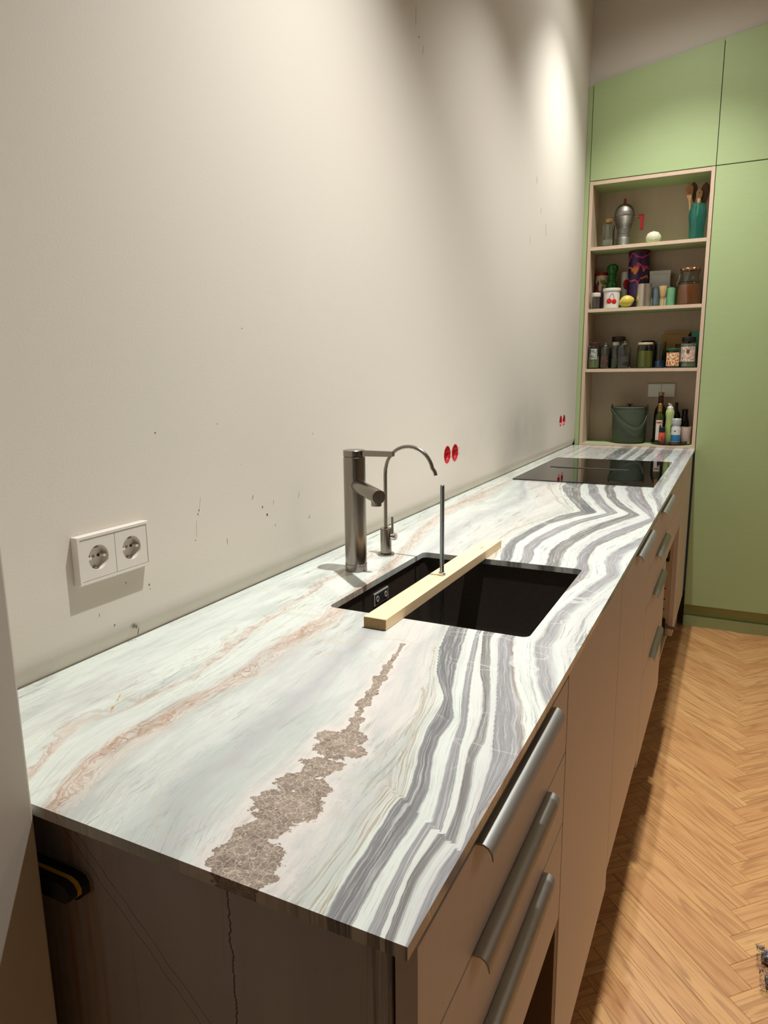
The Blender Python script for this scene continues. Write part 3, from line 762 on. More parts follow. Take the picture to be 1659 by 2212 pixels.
cd = thing('drawer_cabinet', 'far base cabinet with four handled drawers and an open appliance bay', 'cabinet')
carcass(cd, 1.583, 2.806, open_from=-.25)
front('drawer', 1.583, 2.806, -.145, TOPF, cd, (1.86, 2.20))
front('drawer', 1.583, 2.806, -.2575, -.145, cd, (1.775, 2.10))
front('drawer', 1.583, 2.190, -.4555, -.2575, cd, (1.755, 2.05))
front('drawer', 1.583, 2.190, -.7300, -.4555, cd, (1.76, 2.05))
box('body', .02, .580, 1.5835, 2.186, ZC-.73, ZC-.2505, M_carc, cd)
sp = box('side_panel', .02, .580, 2.790, 2.806, ZC-.765, ZC-.2505, M_carc, cd)
for zz in (-.4904, -.5384, -.5869, -.6335, -.6803):
    tube('pin_hole', [(.5615, 2.7893, ZC+zz), (.5615, 2.7901, ZC+zz)], .0032, M_dark, sp, 10)
box('back_panel', .02, .035, 2.187, 2.789, ZC-.765, ZC-.2505, M_walnut, cd)
box('bottom_panel', .036, .578, 2.187, 2.789, ZC-.765, ZC-.748, M_carc, cd)
for zz, out in ((-.385, 0), (-.705, 1)):
    h = box('hinge', .535, .572, 2.772, 2.7895, ZC+zz-.03, ZC+zz+.03, M_dark, cd, bev=.003)
    if out:
        prism('hinge_arm', [(.560, ZC+zz-.008), (.600, ZC+zz-.012), (.622, ZC+zz-.012), (.622, ZC+zz-.002), (.600, ZC+zz), (.560, ZC+zz+.008)], 'y', 2.776, 2.786, M_steel, h)
    else:
        tube('hinge_cup', [(.556, 2.764, ZC+zz), (.556, 2.772, ZC+zz)], .014, M_steel, h)
ce = thing('base_cabinet', 'plain narrow base cabinet front next to the tall green cupboard', 'cabinet')
carcass(ce, 2.8065, 3.470, open_from=-.75, x1=.5805); front('door', 2.8065, 3.464, -.760, TOPF+.004, ce)
fp = box('corner_filler', .556, .5795, 3.472, 3.512, .001, ZC-.014, M_front)
tag(fp, 'upright wood filler post in the corner by the green cupboard', 'trim')
pl = box('plinth_board', .455, .472, .045, 3.470, .0008, .188, M_walnut)
tag(pl, 'recessed dark plinth board under the base cabinets', 'plinth')

# ------------------------------------------------------------------ sink
def rrect(x0, x1, y0, y1, r, z, n=6):
    pts = []
    for cx, cy, a0 in ((x0+r, y0+r, 180), (x1-r, y0+r, 270), (x1-r, y1-r, 0), (x0+r, y1-r, 90)):
        for k in range(n+1):
            a = math.radians(a0+90*k/n); pts.append((cx+r*math.cos(a), cy+r*math.sin(a), z))
    return pts
def loft(name, loops, mat, parent=None, cap_end=True, angle=40):
    bm = bmesh.new(); R = [[bm.verts.new(p) for p in lp] for lp in loops]
    for a, b in zip(R, R[1:]):
        n = len(a)
        for k in range(n): bm.faces.new((a[k], a[(k+1) % n], b[(k+1) % n], b[k]))
    if cap_end: bm.faces.new(R[-1])
    return bm_obj(name, bm, mat, parent, angle=angle)
def sink_mat():
    t = NT('black_composite'); v = t.coord()
    n = t.noise(v, 240, 2)
    c = t.mix(n, lin((44, 37, 32)), lin((66, 56, 48)))
    sepz = t.n('ShaderNodeSeparateXYZ'); t.l(v, sepz.inputs[0])
    t.set(Base_Color=c, Roughness=t.math('MULTIPLY_ADD', t.noise(v, 6, 3), .12, .30))
    t.bump(n, .05, .0004)
    return t.m
M_sink = sink_mat()
M_trimm = plain('satin_trim', (196, 190, 180), .4, .3)
sk = thing('sink', 'black undermount sink set into the marble worktop', 'sink')
zr = ZC-.0120
a, b, c, d = .1790, .5325, .601, 1.0190
loops = [rrect(a-.025, b+.012, c-.025, d+.03, .025, zr), rrect(a, b, c, d, .016, zr), rrect(a, b, c, d, .016, zr-.004), rrect(a+.002, b-.002, c+.002, d-.002, .018, zr-.14),
         rrect(a+.006, b-.006, c+.006, d-.006, .02, zr-.162), rrect(a+.016, b-.016, c+.016, d-.016, .022, zr-.174), rrect(a+.03, b-.03, c+.03, d-.03, .022, zr-.178), rrect(.32, .39, .775, .845, .034, zr-.182)]
loft('bowl', loops, M_sink, sk)
dr = lathe('drain', [(0, .003), (.030, .003), (.034, .0055), (.041, .0045), (.043, .0005)], M_steel, sk, (.355, .81, zr-.1815))
ov = box('overflow_plate', .1797, .1815, .776, .838, ZC-.0545, ZC-.0285, M_trimm, sk, bev=.0008)
box('overflow_slot', .1815, .1822, .780, .834, ZC-.0515, ZC-.0315, M_dark, ov)
for yy in (.789, .825):
    bm = bmesh.new(); add_lathe(bm, [(.0034, 0), (.0034, .0008), (.0062, .0008), (.0062, 0)], 16, M=Matrix.Translation((.1822, yy, ZC-.0415)) @ Matrix.Rotation(math.radians(90), 4, 'Y'))
    bm_obj('overflow_ring', bm, M_trimm, ov, angle=40)

# ------------------------------------------------------------------ main tap
FXc, FYc = .1155, .826
fa = thing('kitchen_faucet', 'tall brushed steel column mixer tap with stubby angled spout', 'faucet', (FXc, FYc, ZC))
lathe('base_ring', [(0, .0003), (.0222, .0003), (.0222, .0148), (.0216, .0152), (0, .0152)], M_steel, fa, seg=48)
lathe('column', [(0, .0156), (.0217, .0156), (.0217, .2300), (.0214, .2304), (.0190, .2304), (.0190, .2318), (0, .2318)], M_steel, fa, seg=48)
hd = lathe('head', [(0, .2318), (.0208, .2318), (.0217, .2326), (.0217, .2432), (.0210, .2440), (0, .2440)], M_steel, fa, seg=48)
prism('lever', [(.0195, .2326), (.0850, .2340), (.0858, .2348), (.0858, .2432), (.0850, .2440), (.0195, .2438)], 'y', -.0055, .0055, M_steel, fa, bev=.0006)
S0, S1 = Vector((0, 0, .1765)), Vector((.0985, -.0885, .1705))
dirv = (S1-S0).normalized()
spp = tube('spout_sleeve', [S0, S0+dirv*.034], .0132, M_steel, fa, 32)
so = tube('spout', [S0+dirv*.0346, S1-dirv*.001, S1], [.0132, .0132, .0126], M_steel, fa, 32)
so['label'] = 'short cylindrical spout pointing over the sink'
tube('spout_cap', [S1-dirv*.0005, S1+dirv*.0006], .0116, M_steel, so, 32)
ae = S1-dirv*.013
tube('aerator', [ae+Vector((0, 0, -.010)), ae+Vector((0, 0, -.0185))], .0098, M_steel, so, 24)
# filtered water tap
tpx, tpy = .1160, .9613
tp = thing('filter_tap', 'slim brushed steel swan-neck water tap behind the mixer', 'faucet', (tpx, tpy, ZC))
lathe('base_flange', [(0, .0003), (.0182, .0003), (.0186, .002), (.0180, .0042), (.0125, .0046), (0, .0046)], M_steel, tp, seg=36)
lathe('body', [(0, .0048), (.0122, .0048), (.0122, .0598), (.0118, .0603), (0, .0603)], M_steel, tp, seg=36)
pts = [(0, 0, .0605), (0, 0, .12), (0, 0, .178), (.0012, 0, .192)]
R_ = .0545; cxa, cza = .0560, .1850
for k in range(0, 21):
    a = math.radians(172-k*(172-12)/20*1.0)
    pts.append((cxa+R_*math.cos(a), 0, cza+R_*math.sin(a)))
pts.append((.1145, 0, .1900)); pts.append((.1172, 0, .1815))
tube('neck', pts, .0039, M_steel, tp, 16)
vb = tube('valve', [(.0118, 0, .0420), (.0160, .001, .0420), (.0165, .001, .0420), (.0225, .002, .0420), (.0245, .002, .0420)], [.0060, .0060, .0078, .0080, .0066], M_chrome, tp, 24)
tube('lever', [(.0158, .001, .048), (.0152, .001, .0855)], .0027, M_steel, vb, 12)

# ------------------------------------------------------------------ batten and threaded rod
def pine_mat():
    t = NT('pine'); v = t.coord()
    g = t.noise(t.mapping(v, (140, 5, 60)), 1.0, 4, .6, .5)
    c = t.mix(g, lin((238, 200, 150)), lin((252, 224, 182)))
    kn = t.voro(t.mapping(v, (22, 9, 10), loc=(.3, .45, 0)), 1.0, 'F1')
    c = t.mix(t.math('MULTIPLY', t.step(kn, .16, .04), .75), c, lin((140, 96, 56)))
    t.set(Base_Color=c, Roughness=.62)
    t.bump(g, .15, .0006)
    return t.m
def endgrain_mat():
    t = NT('pine_end_grain'); v = t.coord()
    n = t.noise(v, 420, 3)
    r = t.noise(t.mapping(v, (1, 1, 3)), 110, 2)
    c = t.mix(n, lin((132, 104, 66)), lin((190, 156, 108)))
    c = t.mix(t.math('MULTIPLY', r, .3), c, lin((120, 92, 56)))
    t.set(Base_Color=c, Roughness=.8); t.bump(n, .4, .0008)
    return t.m
bt = thing('wooden_batten', 'pale pine batten lying across the black sink', 'batten', (.306, .832, ZC+.0004))
bt.rotation_euler = (0, 0, math.radians(-.4))
box('timber', -.0195, .0195, -.291, .291, 0, .0178, pine_mat(), bt, bev=.0007)
box('end_grain', -.0190, .0190, -.2918, -.2911, .0006, .0172, endgrain_mat(), bt)
rd = thing('threaded_rod', 'thin zinc threaded rod standing upright through the pine batten', 'rod', (.3105, .804, ZC))
bm = bmesh.new()
prof = [(0, -.172)]
zz = -.172
while zz < .187:
    prof += [(.0042, zz), (.0038, zz+.0007)]; zz += .0014
prof += [(.0036, .189), (0, .1893)]
add_lathe(bm, prof, 12)
bm_obj('rod', bm, M_zinc, rd, angle=80)
bm = bmesh.new(); add_lathe(bm, [(.0043, .0185), (.0066, .0185), (.0072, .0192), (.0072, .0234), (.0066, .0241), (.0043, .0241)], 6)
bm_obj('nut', bm, M_chrome, rd, angle=30)

# ------------------------------------------------------------------ cooktop
ck = thing('induction_hob', 'black glass induction hob with extractor slot near the green cabinets', 'hob', (.302, 2.5078, ZC))
M_hob = plain('black_glass', (14, 13, 13), .03, 0, .1, 10, IOR=1.6)
ckb = prism('glass_plate', [(p[0], p[1]) for p in rrect(-.2475, .2475, -.3624, .3624, .004, 0, 4)], 'z', .0004, .0042, M_hob, ck, bev=.0004)
vs_ = box('vent_slot', -.196, .118, .010, .038, .0044, .0052, M_black, ck)
box('vent_cover', -.170, .116, .016, .036, .0054, .0064, plain('hob_cover', (34, 34, 36), .25), vs_)
box('vent_edge', -.170, .116, .0125, .0155, .0054, .0068, M_alu, vs_)

# ------------------------------------------------------------------ double socket on the wall
ws = thing('wall_socket', 'white double power socket on the wall near the left', 'socket', (0, .249+.0643, ZC+.1126+.0337))
hw, hh, dp = .0643, .0337, .0118
bm = bmesh.new()
o1 = rrect(-hw, hw, -hh, hh, .0016, 0, 3); i1 = rrect(-hw+.0045, hw-.0045, -hh+.0045, hh-.0045, .001, 0, 3)
def ringloop(pts, x): return [bm.verts.new((x, p[0], p[1])) for p in pts]
lp = [ringloop(o1, .0004), ringloop(o1, dp-.0008), ringloop([(p[0]*.988, p[1]*.977) for p in o1], dp), ringloop(i1, dp), ringloop(i1, dp-.004)]
for A_, B_ in zip(lp, lp[1:]):
    for k in range(len(A_)): bm.faces.new((A_[k], A_[(k+1) % len(A_)], B_[(k+1) % len(A_)], B_[k]))
bm_obj('frame', bm, M_white, ws, angle=30)
for sgn in (-1, 1):
    cy = sgn*(hw-.0045)/2
    q = (hw-.0045)/2-.0005; qz = hh-.0052
    bm = bmesh.new(); n = 32; R = .0172
    circ = [(cy+R*math.cos(2*math.pi*k/n+math.pi*1.25), R*math.sin(2*math.pi*k/n+math.pi*1.25)) for k in range(n)]
    cf = [bm.verts.new((dp-.0007, a, b)) for a, b in circ]
    cbk = [bm.verts.new((dp-.0007-.0108, cy+(a-cy)*.95, b*.95)) for a, b in circ]
    sq = [bm.verts.new((dp-.0007, cy+a*q, b*qz)) for a, b in ((-1, -1), (1, -1), (1, 1), (-1, 1))]
    sqb = [bm.verts.new((dp-.006, cy+a*q, b*qz)) for a, b in ((-1, -1), (1, -1), (1, 1), (-1, 1))]
    for k in range(n): bm.faces.new((cf[k], cbk[k], cbk[(k+1) % n], cf[(k+1) % n]))
    bm.faces.new(cbk)
    for c_ in range(4):
        seg = [cf[(c_*8+k) % n] for k in range(9)]
        A_, B_ = sq[c_], sq[(c_+1) % 4]
        for k in range(8): bm.faces.new((A_ if k < 4 else B_, seg[k], seg[k+1]))
        bm.faces.new((A_, B_, seg[4]))
        bm.faces.new((sq[c_], sqb[c_], sqb[(c_+1) % 4], sq[(c_+1) % 4]))
    ins = bm_obj('socket_insert', bm, M_white, ws, angle=30)
    xb = dp-.0115
    for py in (-.0080, .0080):
        tube('pin_hole', [(xb, cy+py, 0), (xb+.0008, cy+py, 0)], .0021, M_dark, ins, 12)
    tube('screw', [(xb, cy, 0), (xb+.0008, cy, 0)], .0018, M_steel, ins, 10)
    for sg in (-1, 1):
        box('earth_clip', xb+.001, xb+.008, cy-.0025, cy+.0025, sg*.0145-.0012, sg*.0145+.0012, M_steel, ins)
        box('guide_rib', xb, xb+.0085, cy+sg*.0130-.0028, cy+sg*.0130+.0028, -.0016, .0016, M_white, ins)

# open red boxes in the wall
for k, (hy, hz) in enumerate(HOLES):
    pos = ['nearer red wall box beside the hob end of the wall, left of the near pair', 'red wall box right of the near pair above the worktop',
           'left red wall box of the small pair by the green cabinets', 'right red wall box of the small pair by the green cabinets'][k]
    rb = thing('junction_box', ['round red socket box in the wall, left one of the nearer pair', 'round red socket box in the wall, right one of the nearer pair', 'round red socket box by the green strip, left one of the far pair', 'round red socket box by the green strip, right one of the far pair'][k], 'socket box', (0, hy, hz), 'red socket boxes in the wall')
    bm = bmesh.new()
    add_lathe(bm, [(0, -.011), (.014, -.0105), (.023, -.0085), (.0245, -.004), (.0248, .0006), (.0262, .0008), (.0263, -.002), (.0262, -.026), (0, -.027)], 28, M=Matrix.Rotation(math.radians(90), 4, 'Y'))
    bm_obj('cup', bm, M_red, rb, angle=35)
    if k in (0, 1):
        for q in range(2):
            z_ = -.004+.012*q+.003*k
            tube('plastic_strand', [(.0012, -.012, z_), (.0018, .012, z_+.001), (.0014, .038, z_-.003+.004*q)], .0005, M_red, rb, 6)
    tube('screw_post', [(-.010, 0, .012), (-.004, 0, .012)], .003, M_red, rb, 10)

# block wedged behind the pier on the end panel
kb = thing('clamp_block', 'black and yellow layered block stuck on the stone end panel', 'block', (.2, .03, ZC-.092))
def layer(name, y0, y1, x1, z0, z1, mat):
    pts = [(-.03, z0), (x1-.008, z0), (x1, z0+.006), (x1, z1-.009), (x1-.004, z1-.003), (x1-.012, z1), (-.03, z1)]
    return prism(name, pts, 'y', y0, y1, mat, kb, bev=.0004)
layer('backing_plate', -.0022, -.0002, .0565, -.0165, .0105, plain('grey_plate', (150, 142, 128), .5))
layer('back_pad', -.0125, -.0024, .0545, -.0155, .0095, M_black)
layer('foam_stripe', -.0180, -.0127, .0560, -.0100, .0110, M_yellow)
layer('front_pad', -.0270, -.0182, .0570, -.0080, .0125, M_black)

# dark woolly mat at the right edge of the picture
def mat_wool():
    t = NT('grey_wool'); v = t.coord()
    n = t.noise(v, 160, 3, .7)
    t.set(Base_Color=t.ramp(n, [(.3, lin((38, 30, 34))), (.5, lin((88, 78, 80))), (.68, lin((190, 184, 178)))]), Roughness=.95)
    return t.m
M_wool = mat_wool()
wm = thing('woolly_mat', 'dark grey woolly mat at the right edge on the parquet', 'mat', (1.1, 1.21, 0))
bm = bmesh.new()
for r_ in range(2):
    y_ = .036-r_*.072
    nseg = 26
    for k in range(nseg-1):
        pass
    add_tube(bm, [(-.172+.006*r_+k*.014, y_+random.uniform(-.004, .004), .017+random.uniform(-.002, .002)) for k in range(nseg)], [.008 if k in (0, nseg-1) else .016 for k in range(nseg)], 10)
bm_obj('weave_rows', bm, M_wool, wm, angle=60)
bm = bmesh.new()
for k in range(900):
    r_ = random.randint(0, 1); a = random.uniform(-.2, math.pi+.2); xx = random.uniform(-.18, .17)+.006*r_
    if random.random() < .35: xx = random.uniform(-.184, -.165)+.006*r_
    y_ = .036-r_*.072
    p = Vector((xx, y_+.0155*math.cos(a), max(.003, .017+.0155*math.sin(a))))
    dvec = Vector((random.uniform(-.6, .3), math.cos(a)+random.uniform(-.5, .5), math.sin(a)+random.uniform(-.5, .5))).normalized()*random.uniform(.004, .009)
    q_ = p+dvec; q_.z = max(q_.z, .001)
    sd = dvec.cross(Vector((0, 0, 1)))
    if sd.length < 1e-6: continue
    sd = sd.normalized()*.0006
    vs = [bm.verts.new(p-sd), bm.verts.new(p+sd), bm.verts.new(q_+Vector((0, 0, .0004)))]; bm.faces.new(vs)
fz = bm_obj('wool_fuzz', bm, M_wool, wm); fz['kind'] = 'stuff'
# ------------------------------------------------------------------ things on the shelves
M_glass = glass('clear_glass')
M_glassg = glass('green_glass', (24, 92, 30), .03)
M_teal = glass('teal_glass', (96, 196, 180), .03)
M_teal.node_tree.nodes['Principled BSDF'].inputs['Transmission Weight'].default_value = .88
M_olglass = glass('dark_bottle_glass', (44, 54, 22), .03)
M_gold = plain('gold_cap', (176, 140, 84), .35, .7)
M_brownfill = plain('brown_syrup', (176, 98, 48), .35)
M_spoon = ply_mat('spoon_wood', (150, 108, 66), (176, 134, 88), (20, 20, 3))
M_darkspoon = ply_mat('dark_spoon_wood', (84, 56, 38), (106, 74, 50), (20, 20, 3))
M_redlid = plain('red_lid', (150, 22, 28), .4)
M_cream = plain('cream_label', (222, 212, 176), .55)
M_wht = plain('white_ceramic', (226, 220, 210), .3)
M_maroon = plain('maroon_lid', (84, 26, 36), .45)
M_marb = plain('marble_paper', (196, 196, 192), .5, 0, .16, 24)
M_paper = plain('paper_label', (220, 210, 196), .6)
M_pink = plain('pink_stoneware', (206, 180, 168), .6, 0, .1, 30)
M_coral = plain('coral_label', (232, 96, 70), .5)
M_blue = plain('blue_label', (36, 120, 176), .5)
M_lime = plain('lime_bottle', (176, 188, 116), .4)
M_blackg = plain('black_gloss', (16, 16, 18), .2)
M_binm = plain('olive_green_plastic', (74, 84, 66), .6, 0, .05, 30)

def jar_prof(r, h, neck, nh, t=.002, sh=.012):
    """outside then inside of a straight jar with shoulder"""
    o = [(0, .0003), (r-.004, .0003), (r, .004), (r, h-nh-sh), (neck, h-nh), (neck, h)]
    i = [(neck-t, h), (neck-t, h-nh-.001), (r-t, h-nh-sh-.001), (r-t, .006), (r-.006, .003), (0, .003)]
    return o+i
def jar(name, label, x, y, z, r, h, lidm, fillm, fill=.6, lid=True, nh=.010, neck=None, lidh=.012, group='jars on the spice shelf', cat='jar', gm=None):
    t = thing(name, label, cat, (x, y, z), group)
    neck = neck or r*.86
    hb = h-lidh*.6 if lid else h
    lathe('glass', jar_prof(r, hb, neck, nh), gm or M_glass, t)
    if fillm: lathe('contents', [(0, .0045), (r-.008, .0045), (r-.0035, .009), (r-.0035, max(.012, hb*fill)), (0, max(.012, hb*fill)+.001)], fillm, t)
    if lid: lathe('lid', [(0, h-lidh), (neck+.0025, h-lidh), (neck+.003, h-lidh+.001), (neck+.003, h-.0015), (neck+.0015, h), (0, h)], lidm, t)
    return t
def wrap(name, parent, r, z0, z1, a0, a1, mat, n=14, d=.0006):
    """label wrapped round a cylinder, angles in degrees (270 faces the camera side)"""
    bm = bmesh.new(); P = []
    for rr in (r+.0001, r+d):
        P.append([[bm.verts.new((rr*math.cos(math.radians(a0+(a1-a0)*k/n)), rr*math.sin(math.radians(a0+(a1-a0)*k/n)), z)) for k in range(n+1)] for z in (z0, z1)])
    for k in range(n):
        bm.faces.new((P[1][0][k], P[1][0][k+1], P[1][1][k+1], P[1][1][k])); bm.faces.new((P[0][0][k], P[0][1][k], P[0][1][k+1], P[0][0][k+1]))
        bm.faces.new((P[0][0][k], P[0][0][k+1], P[1][0][k+1], P[1][0][k])); bm.faces.new((P[0][1][k], P[1][1][k], P[1][1][k+1], P[0][1][k+1]))
    for k in (0, n): bm.faces.new((P[0][0][k], P[1][0][k], P[1][1][k], P[0][1][k]))
    return bm_obj(name, bm, mat, parent, angle=60)
def sq_jar(name, label, x, y, z, hw_, h, fillm, fill, lidm, knob, group='jars on the spice shelf', rot=0):
    t = thing(name, label, 'jar', (x, y, z), group); t.rotation_euler = (0, 0, math.radians(rot))
    R = lambda w_, zz, rr=.005: rrect(-w_, w_, -w_, w_, rr, zz, 4)
    hb = h-.018
    loft('glass', [R(hw_-.003, .0003), R(hw_, .004), R(hw_, hb-.012), R(hw_*.72, hb, .012), R(hw_*.72-.002, hb, .012), R(hw_-.002, hb-.0135), R(hw_-.002, .006), R(hw_-.005, .003)], M_glass, t)
    loft('contents', [R(hw_-.006, .0045), R(hw_-.0035, .008), R(hw_-.0035, hb*fill), R(hw_-.005, hb*fill+.001)], fillm, t)
    rl = hw_*.74
    if knob: lathe('lid', [(0, hb+.0004), (rl, hb+.0004), (rl+.001, hb+.003), (rl*.9, hb+.006), (.004, hb+.0075), (.004, hb+.009), (.0075, hb+.012), (.0078, hb+.0155), (.004, hb+.0182), (0, hb+.0186)], lidm, t)
    else: lathe('lid', [(0, hb+.0004), (rl, hb+.0004), (rl+.001, hb+.002), (rl+.001, hb+.016), (rl-.001, hb+.018), (0, hb+.018)], lidm, t)
    return t
def grains(name, a, b, scale=220):
    t = NT(name); v = t.coord(); n = t.noise(v, scale, 3, .7)
    t.set(Base_Color=t.mix(n, lin(a), lin(b)), Roughness=.8); t.bump(n, .5, .001); return t.m
Y0 = L
# --- top shelf
z = SZ[1]
g = sq_jar('glass_jar', 'small square glass jar with white beads beside the moka pot', .124, 3.552, z, .0265, .134, grains('white_beads', (150, 138, 120), (226, 216, 200), 160), .28, M_gold, False, group='')
mk = thing('moka_pot', 'ribbed aluminium stovetop coffee pot with red knob and red handle', 'coffee pot', (.187, 3.622, z))
M_castalu = plain('cast_aluminium', (146, 140, 132), .52, 1.0, .1)
pr = [(0, .0005), (.036, .0005), (.0375, .003)]
def ribs(pr, r0, z0, r1, z1, n, f=lambda u: u):
    for k in range(n):
        u = k/n; r = r0+(r1-r0)*f(u); zz = z0+(z1-z0)*u
        pr += [(r, zz), (r+.0009, zz+(z1-z0)/n*.35), (r, zz+(z1-z0)/n*.8)]
pr1 = list(pr); ribs(pr1, .0385, .004, .0395, .046, 8); pr1 += [(.0340, .0490), (0, .0492)]
lathe('boiler', pr1, M_castalu, mk, seg=36)
pr2 = [(0, .0495), (.0322, .0495), (.0318, .053)]
ribs(pr2, .0315, .054, .0330, .092, 3)
ribs(pr2, .0335, .092, .0480, .150, 10, lambda u: math.sin(u*math.pi/2))
pr2 += [(.0495, .152), (.0500, .160), (.0488, .172)]
lathe('upper_chamber', pr2, M_castalu, mk, seg=36)
lathe('lid', [(.0485, .1725), (.0455, .184), (.0385, .198), (.0270, .2095), (.0120, .2155), (.006, .2175), (0, .2176)], M_castalu, mk, seg=36)
lathe('knob', [(0, .2177), (.0068, .2177), (.0062, .2400), (.0050, .2412), (0, .2414)], M_redlid, mk, seg=16)
prism('handle', [(.068, .1560), (.097, .1560), (.0945, .082), (.0800, .082), (.0815, .1410), (.068, .1400)], 'y', -.0065, .0065, M_redlid, mk, bev=.002)
tube('handle_pin', [(.046, 0, .150), (.070, 0, .149)], .004, M_castalu, mk, 10)
bm = bmesh.new()
sv = [(-.046, -.010, .135), (-.046, .010, .135), (-.064, 0, .157), (-.045, -.012, .156), (-.045, .012, .156)]
V_ = [bm.verts.new(p) for p in sv]
for f in ((0, 1, 2), (0, 2, 3), (1, 4, 2), (3, 2, 4), (0, 3, 4, 1)): bm.faces.new([V_[i] for i in f])
bm_obj('spout', bm, M_castalu, mk)
# cream ball with bumps
bm = bmesh.new(); bmesh.ops.create_icosphere(bm, subdivisions=4, radius=1)
for v in bm.verts:
    n = v.co.normalized(); bmp = .06*(abs(math.sin(9*n.x+2)*math.sin(9*n.y)*math.sin(9*n.z+1))**.5)
    v.co = Vector((n.x*(.035+.05*bmp), n.y*(.035+.05*bmp), n.z*(.031+.05*bmp)+.032))
    if v.co.z < .004: v.co.z = .004-.2*(.004-v.co.z)*.0
M_creamb = plain('cream_nubbly', (214, 208, 180), .7, 0, .15, 70, bump=.3)
vsb = bm_obj('knobbly_ball', bm, M_creamb, None, (.3395, 3.578, z-.0036), smooth=True)
tag(vsb, 'cream knobbly round ornament on the top shelf', 'ornament')
# teal vase
va = thing('glass_vase', 'teal glass vase holding wooden spoons on the top shelf', 'vase', (.537, 3.585, z))
lathe('glass', [(0, .0004), (.032, .0004), (.035, .003), (.036, .06), (.0415, .115), (.0400, .140), (.0345, .156), (.0355, .168), (.0335, .168), (.0325, .155), (.038, .139), (.0390, .115), (.0335, .06), (.032, .007), (0, .006)], M_teal, va, seg=36)
def spoon(name, label, bx, by, lean, hgt, bw, bl, m, marks=None):
    t = thing(name, label, 'spoon', (bx, by, z+.0075), 'wooden utensils in the teal vase')
    t.rotation_euler = (0, math.radians(lean), 0)
    bm = bmesh.new()
    N = 20; A_ = []; B_ = []
    for k in range(N+1):
        u = k/N; zz = u*hgt
        zb_ = hgt-bl
        if zz < zb_: hw2 = .0050
        else:
            q = (zz-zb_)/bl; hw2 = .0050+(bw-.0050)*math.sin(min(1, q*1.15)*math.pi/2)**1.2
            if q > .62: hw2 = bw*math.sqrt(max(0.03, 1-((q-.62)/.39)**2))
        A_.append((hw2, zz))
    rows = []
    for hw2, zz in A_:
        rows.append([bm.verts.new((sx*hw2, yy, zz)) for sx, yy in ((-1, -.002), (-.5, -.0045), (.5, -.0045), (1, -.002), (1, .002), (.5, .0035), (-.5, .0035), (-1, .002))])
    for a_, b_ in zip(rows, rows[1:]):
        for k in range(8): bm.faces.new((a_[k], a_[(k+1) % 8], b_[(k+1) % 8], b_[k]))
    bm.faces.new(rows[0][::-1]); bm.faces.new(rows[-1])
    bl_ = bm_obj('blade', bm, m, t, angle=50)
    if marks:
        for (mx, mz, mr) in marks:
            tube('burnt_mark', [(mx, -.0042, hgt-mz), (mx, -.0051, hgt-mz)], mr, M_dark, bl_, 8)
    return t
spoon('wooden_spoon', 'broad wooden spoon with a burnt smiling face in the teal vase', .516, 3.578, -6, .262, .021, .085, M_spoon, [(-.006, .030, .0018), (.006, .030, .0018), (-.006, .040, .0012), (-.003, .0425, .0013), (0, .0435, .0013), (.003, .0425, .0013), (.006, .040, .0012)])
spoon('wooden_spoon', 'pale narrow wooden spatula with a dark dot in the teal vase', .531, 3.590, 2, .232, .016, .06, ply_mat('pale_spoon', (190, 148, 100), (206, 166, 118), (20, 20, 3)), [(0, .018, .0026)])
spoon('wooden_spoon', 'dark wooden spoon leaning behind the smiling one', .528, 3.598, -4, .268, .018, .09, M_darkspoon)
spoon('wooden_spoon', 'dark broad spatula at the right of the teal vase', .548, 3.606, 4, .262, .022, .12, M_darkspoon)
# --- second shelf
z = SZ[2]
jar('spice_jar', 'small spice jar with white lid at the left of the second shelf', .0770, 3.546, z, .0215, .082, M_wht, grains('grey_spice', (96, 84, 74), (140, 126, 112)), .8, lidh=.020, neck=.020, group='jars on the second shelf')
vt = thing('food_tin', 'cream tin with vegetables and red lid behind the spice jar', 'tin', (.0800, 3.674, z))
def veg_mat():
    t = NT('vegetable_print'); v = t.coord()
    n = t.noise(t.mapping(v, (1, 1, .6)), 38, 2)
    c = t.mix(t.step(n, .56, .60), lin((226, 214, 172)), lin((120, 134, 64)))
    n2 = t.noise(t.mapping(v, (1, 1, .6), loc=(4, 2, 1)), 34, 2)
    c = t.mix(t.step(n2, .60, .63), c, lin((176, 70, 52)))
    n3 = t.noise(t.mapping(v, (1, 1, .5), loc=(9, 5, 3)), 30, 2)
    c = t.mix(t.step(n3, .62, .64), c, lin((112, 58, 104)))
    t.set(Base_Color=c, Roughness=.4); return t.m
M_veg = veg_mat()
lathe('can', [(0, .0004), (.0325, .0004), (.033, .002), (.033, .181), (0, .181)], M_veg, vt)
lathe('lid', [(0, .1812), (.0345, .1812), (.0345, .1945), (.033, .196), (0, .196)], M_redlid, vt)
pb = lathe('sauce_bottle', [(0, .0004), (.011, .0004), (.012, .003), (.012, .082), (.008, .094), (.0055, .10), (.0055, .118), (0, .1185)], plain('dark_purple_glass', (60, 16, 36), .15), None, (.1035, 3.572, z))
tag(pb, 'slim dark purple bottle between spice jar and white pot', 'bottle')
gb = thing('green_bottle', 'green glass decanter with round stopper behind the white pot', 'bottle', (.1385, 3.641, z))
M_greeng = plain('deep_green_glass', (30, 96, 34), .08, 0, .1)
lathe('bottle', [(0, .0004), (.028, .0004), (.0300, .004), (.0305, .128), (.0275, .142), (.021, .150), (.0195, .154), (.0205, .168), (.0235, .174), (.0230, .180), (0, .181)], M_greeng, gb)
lathe('stopper', [(0, .1812), (.021, .1815), (.0225, .186), (.0270, .196), (.0300, .210), (.0270, .224), (.018, .2315), (0, .2330)], M_greeng, gb)
wp = thing('cherry_pot', 'white pot printed with two red cherries on the second shelf', 'pot', (.1525, 3.5640, z))
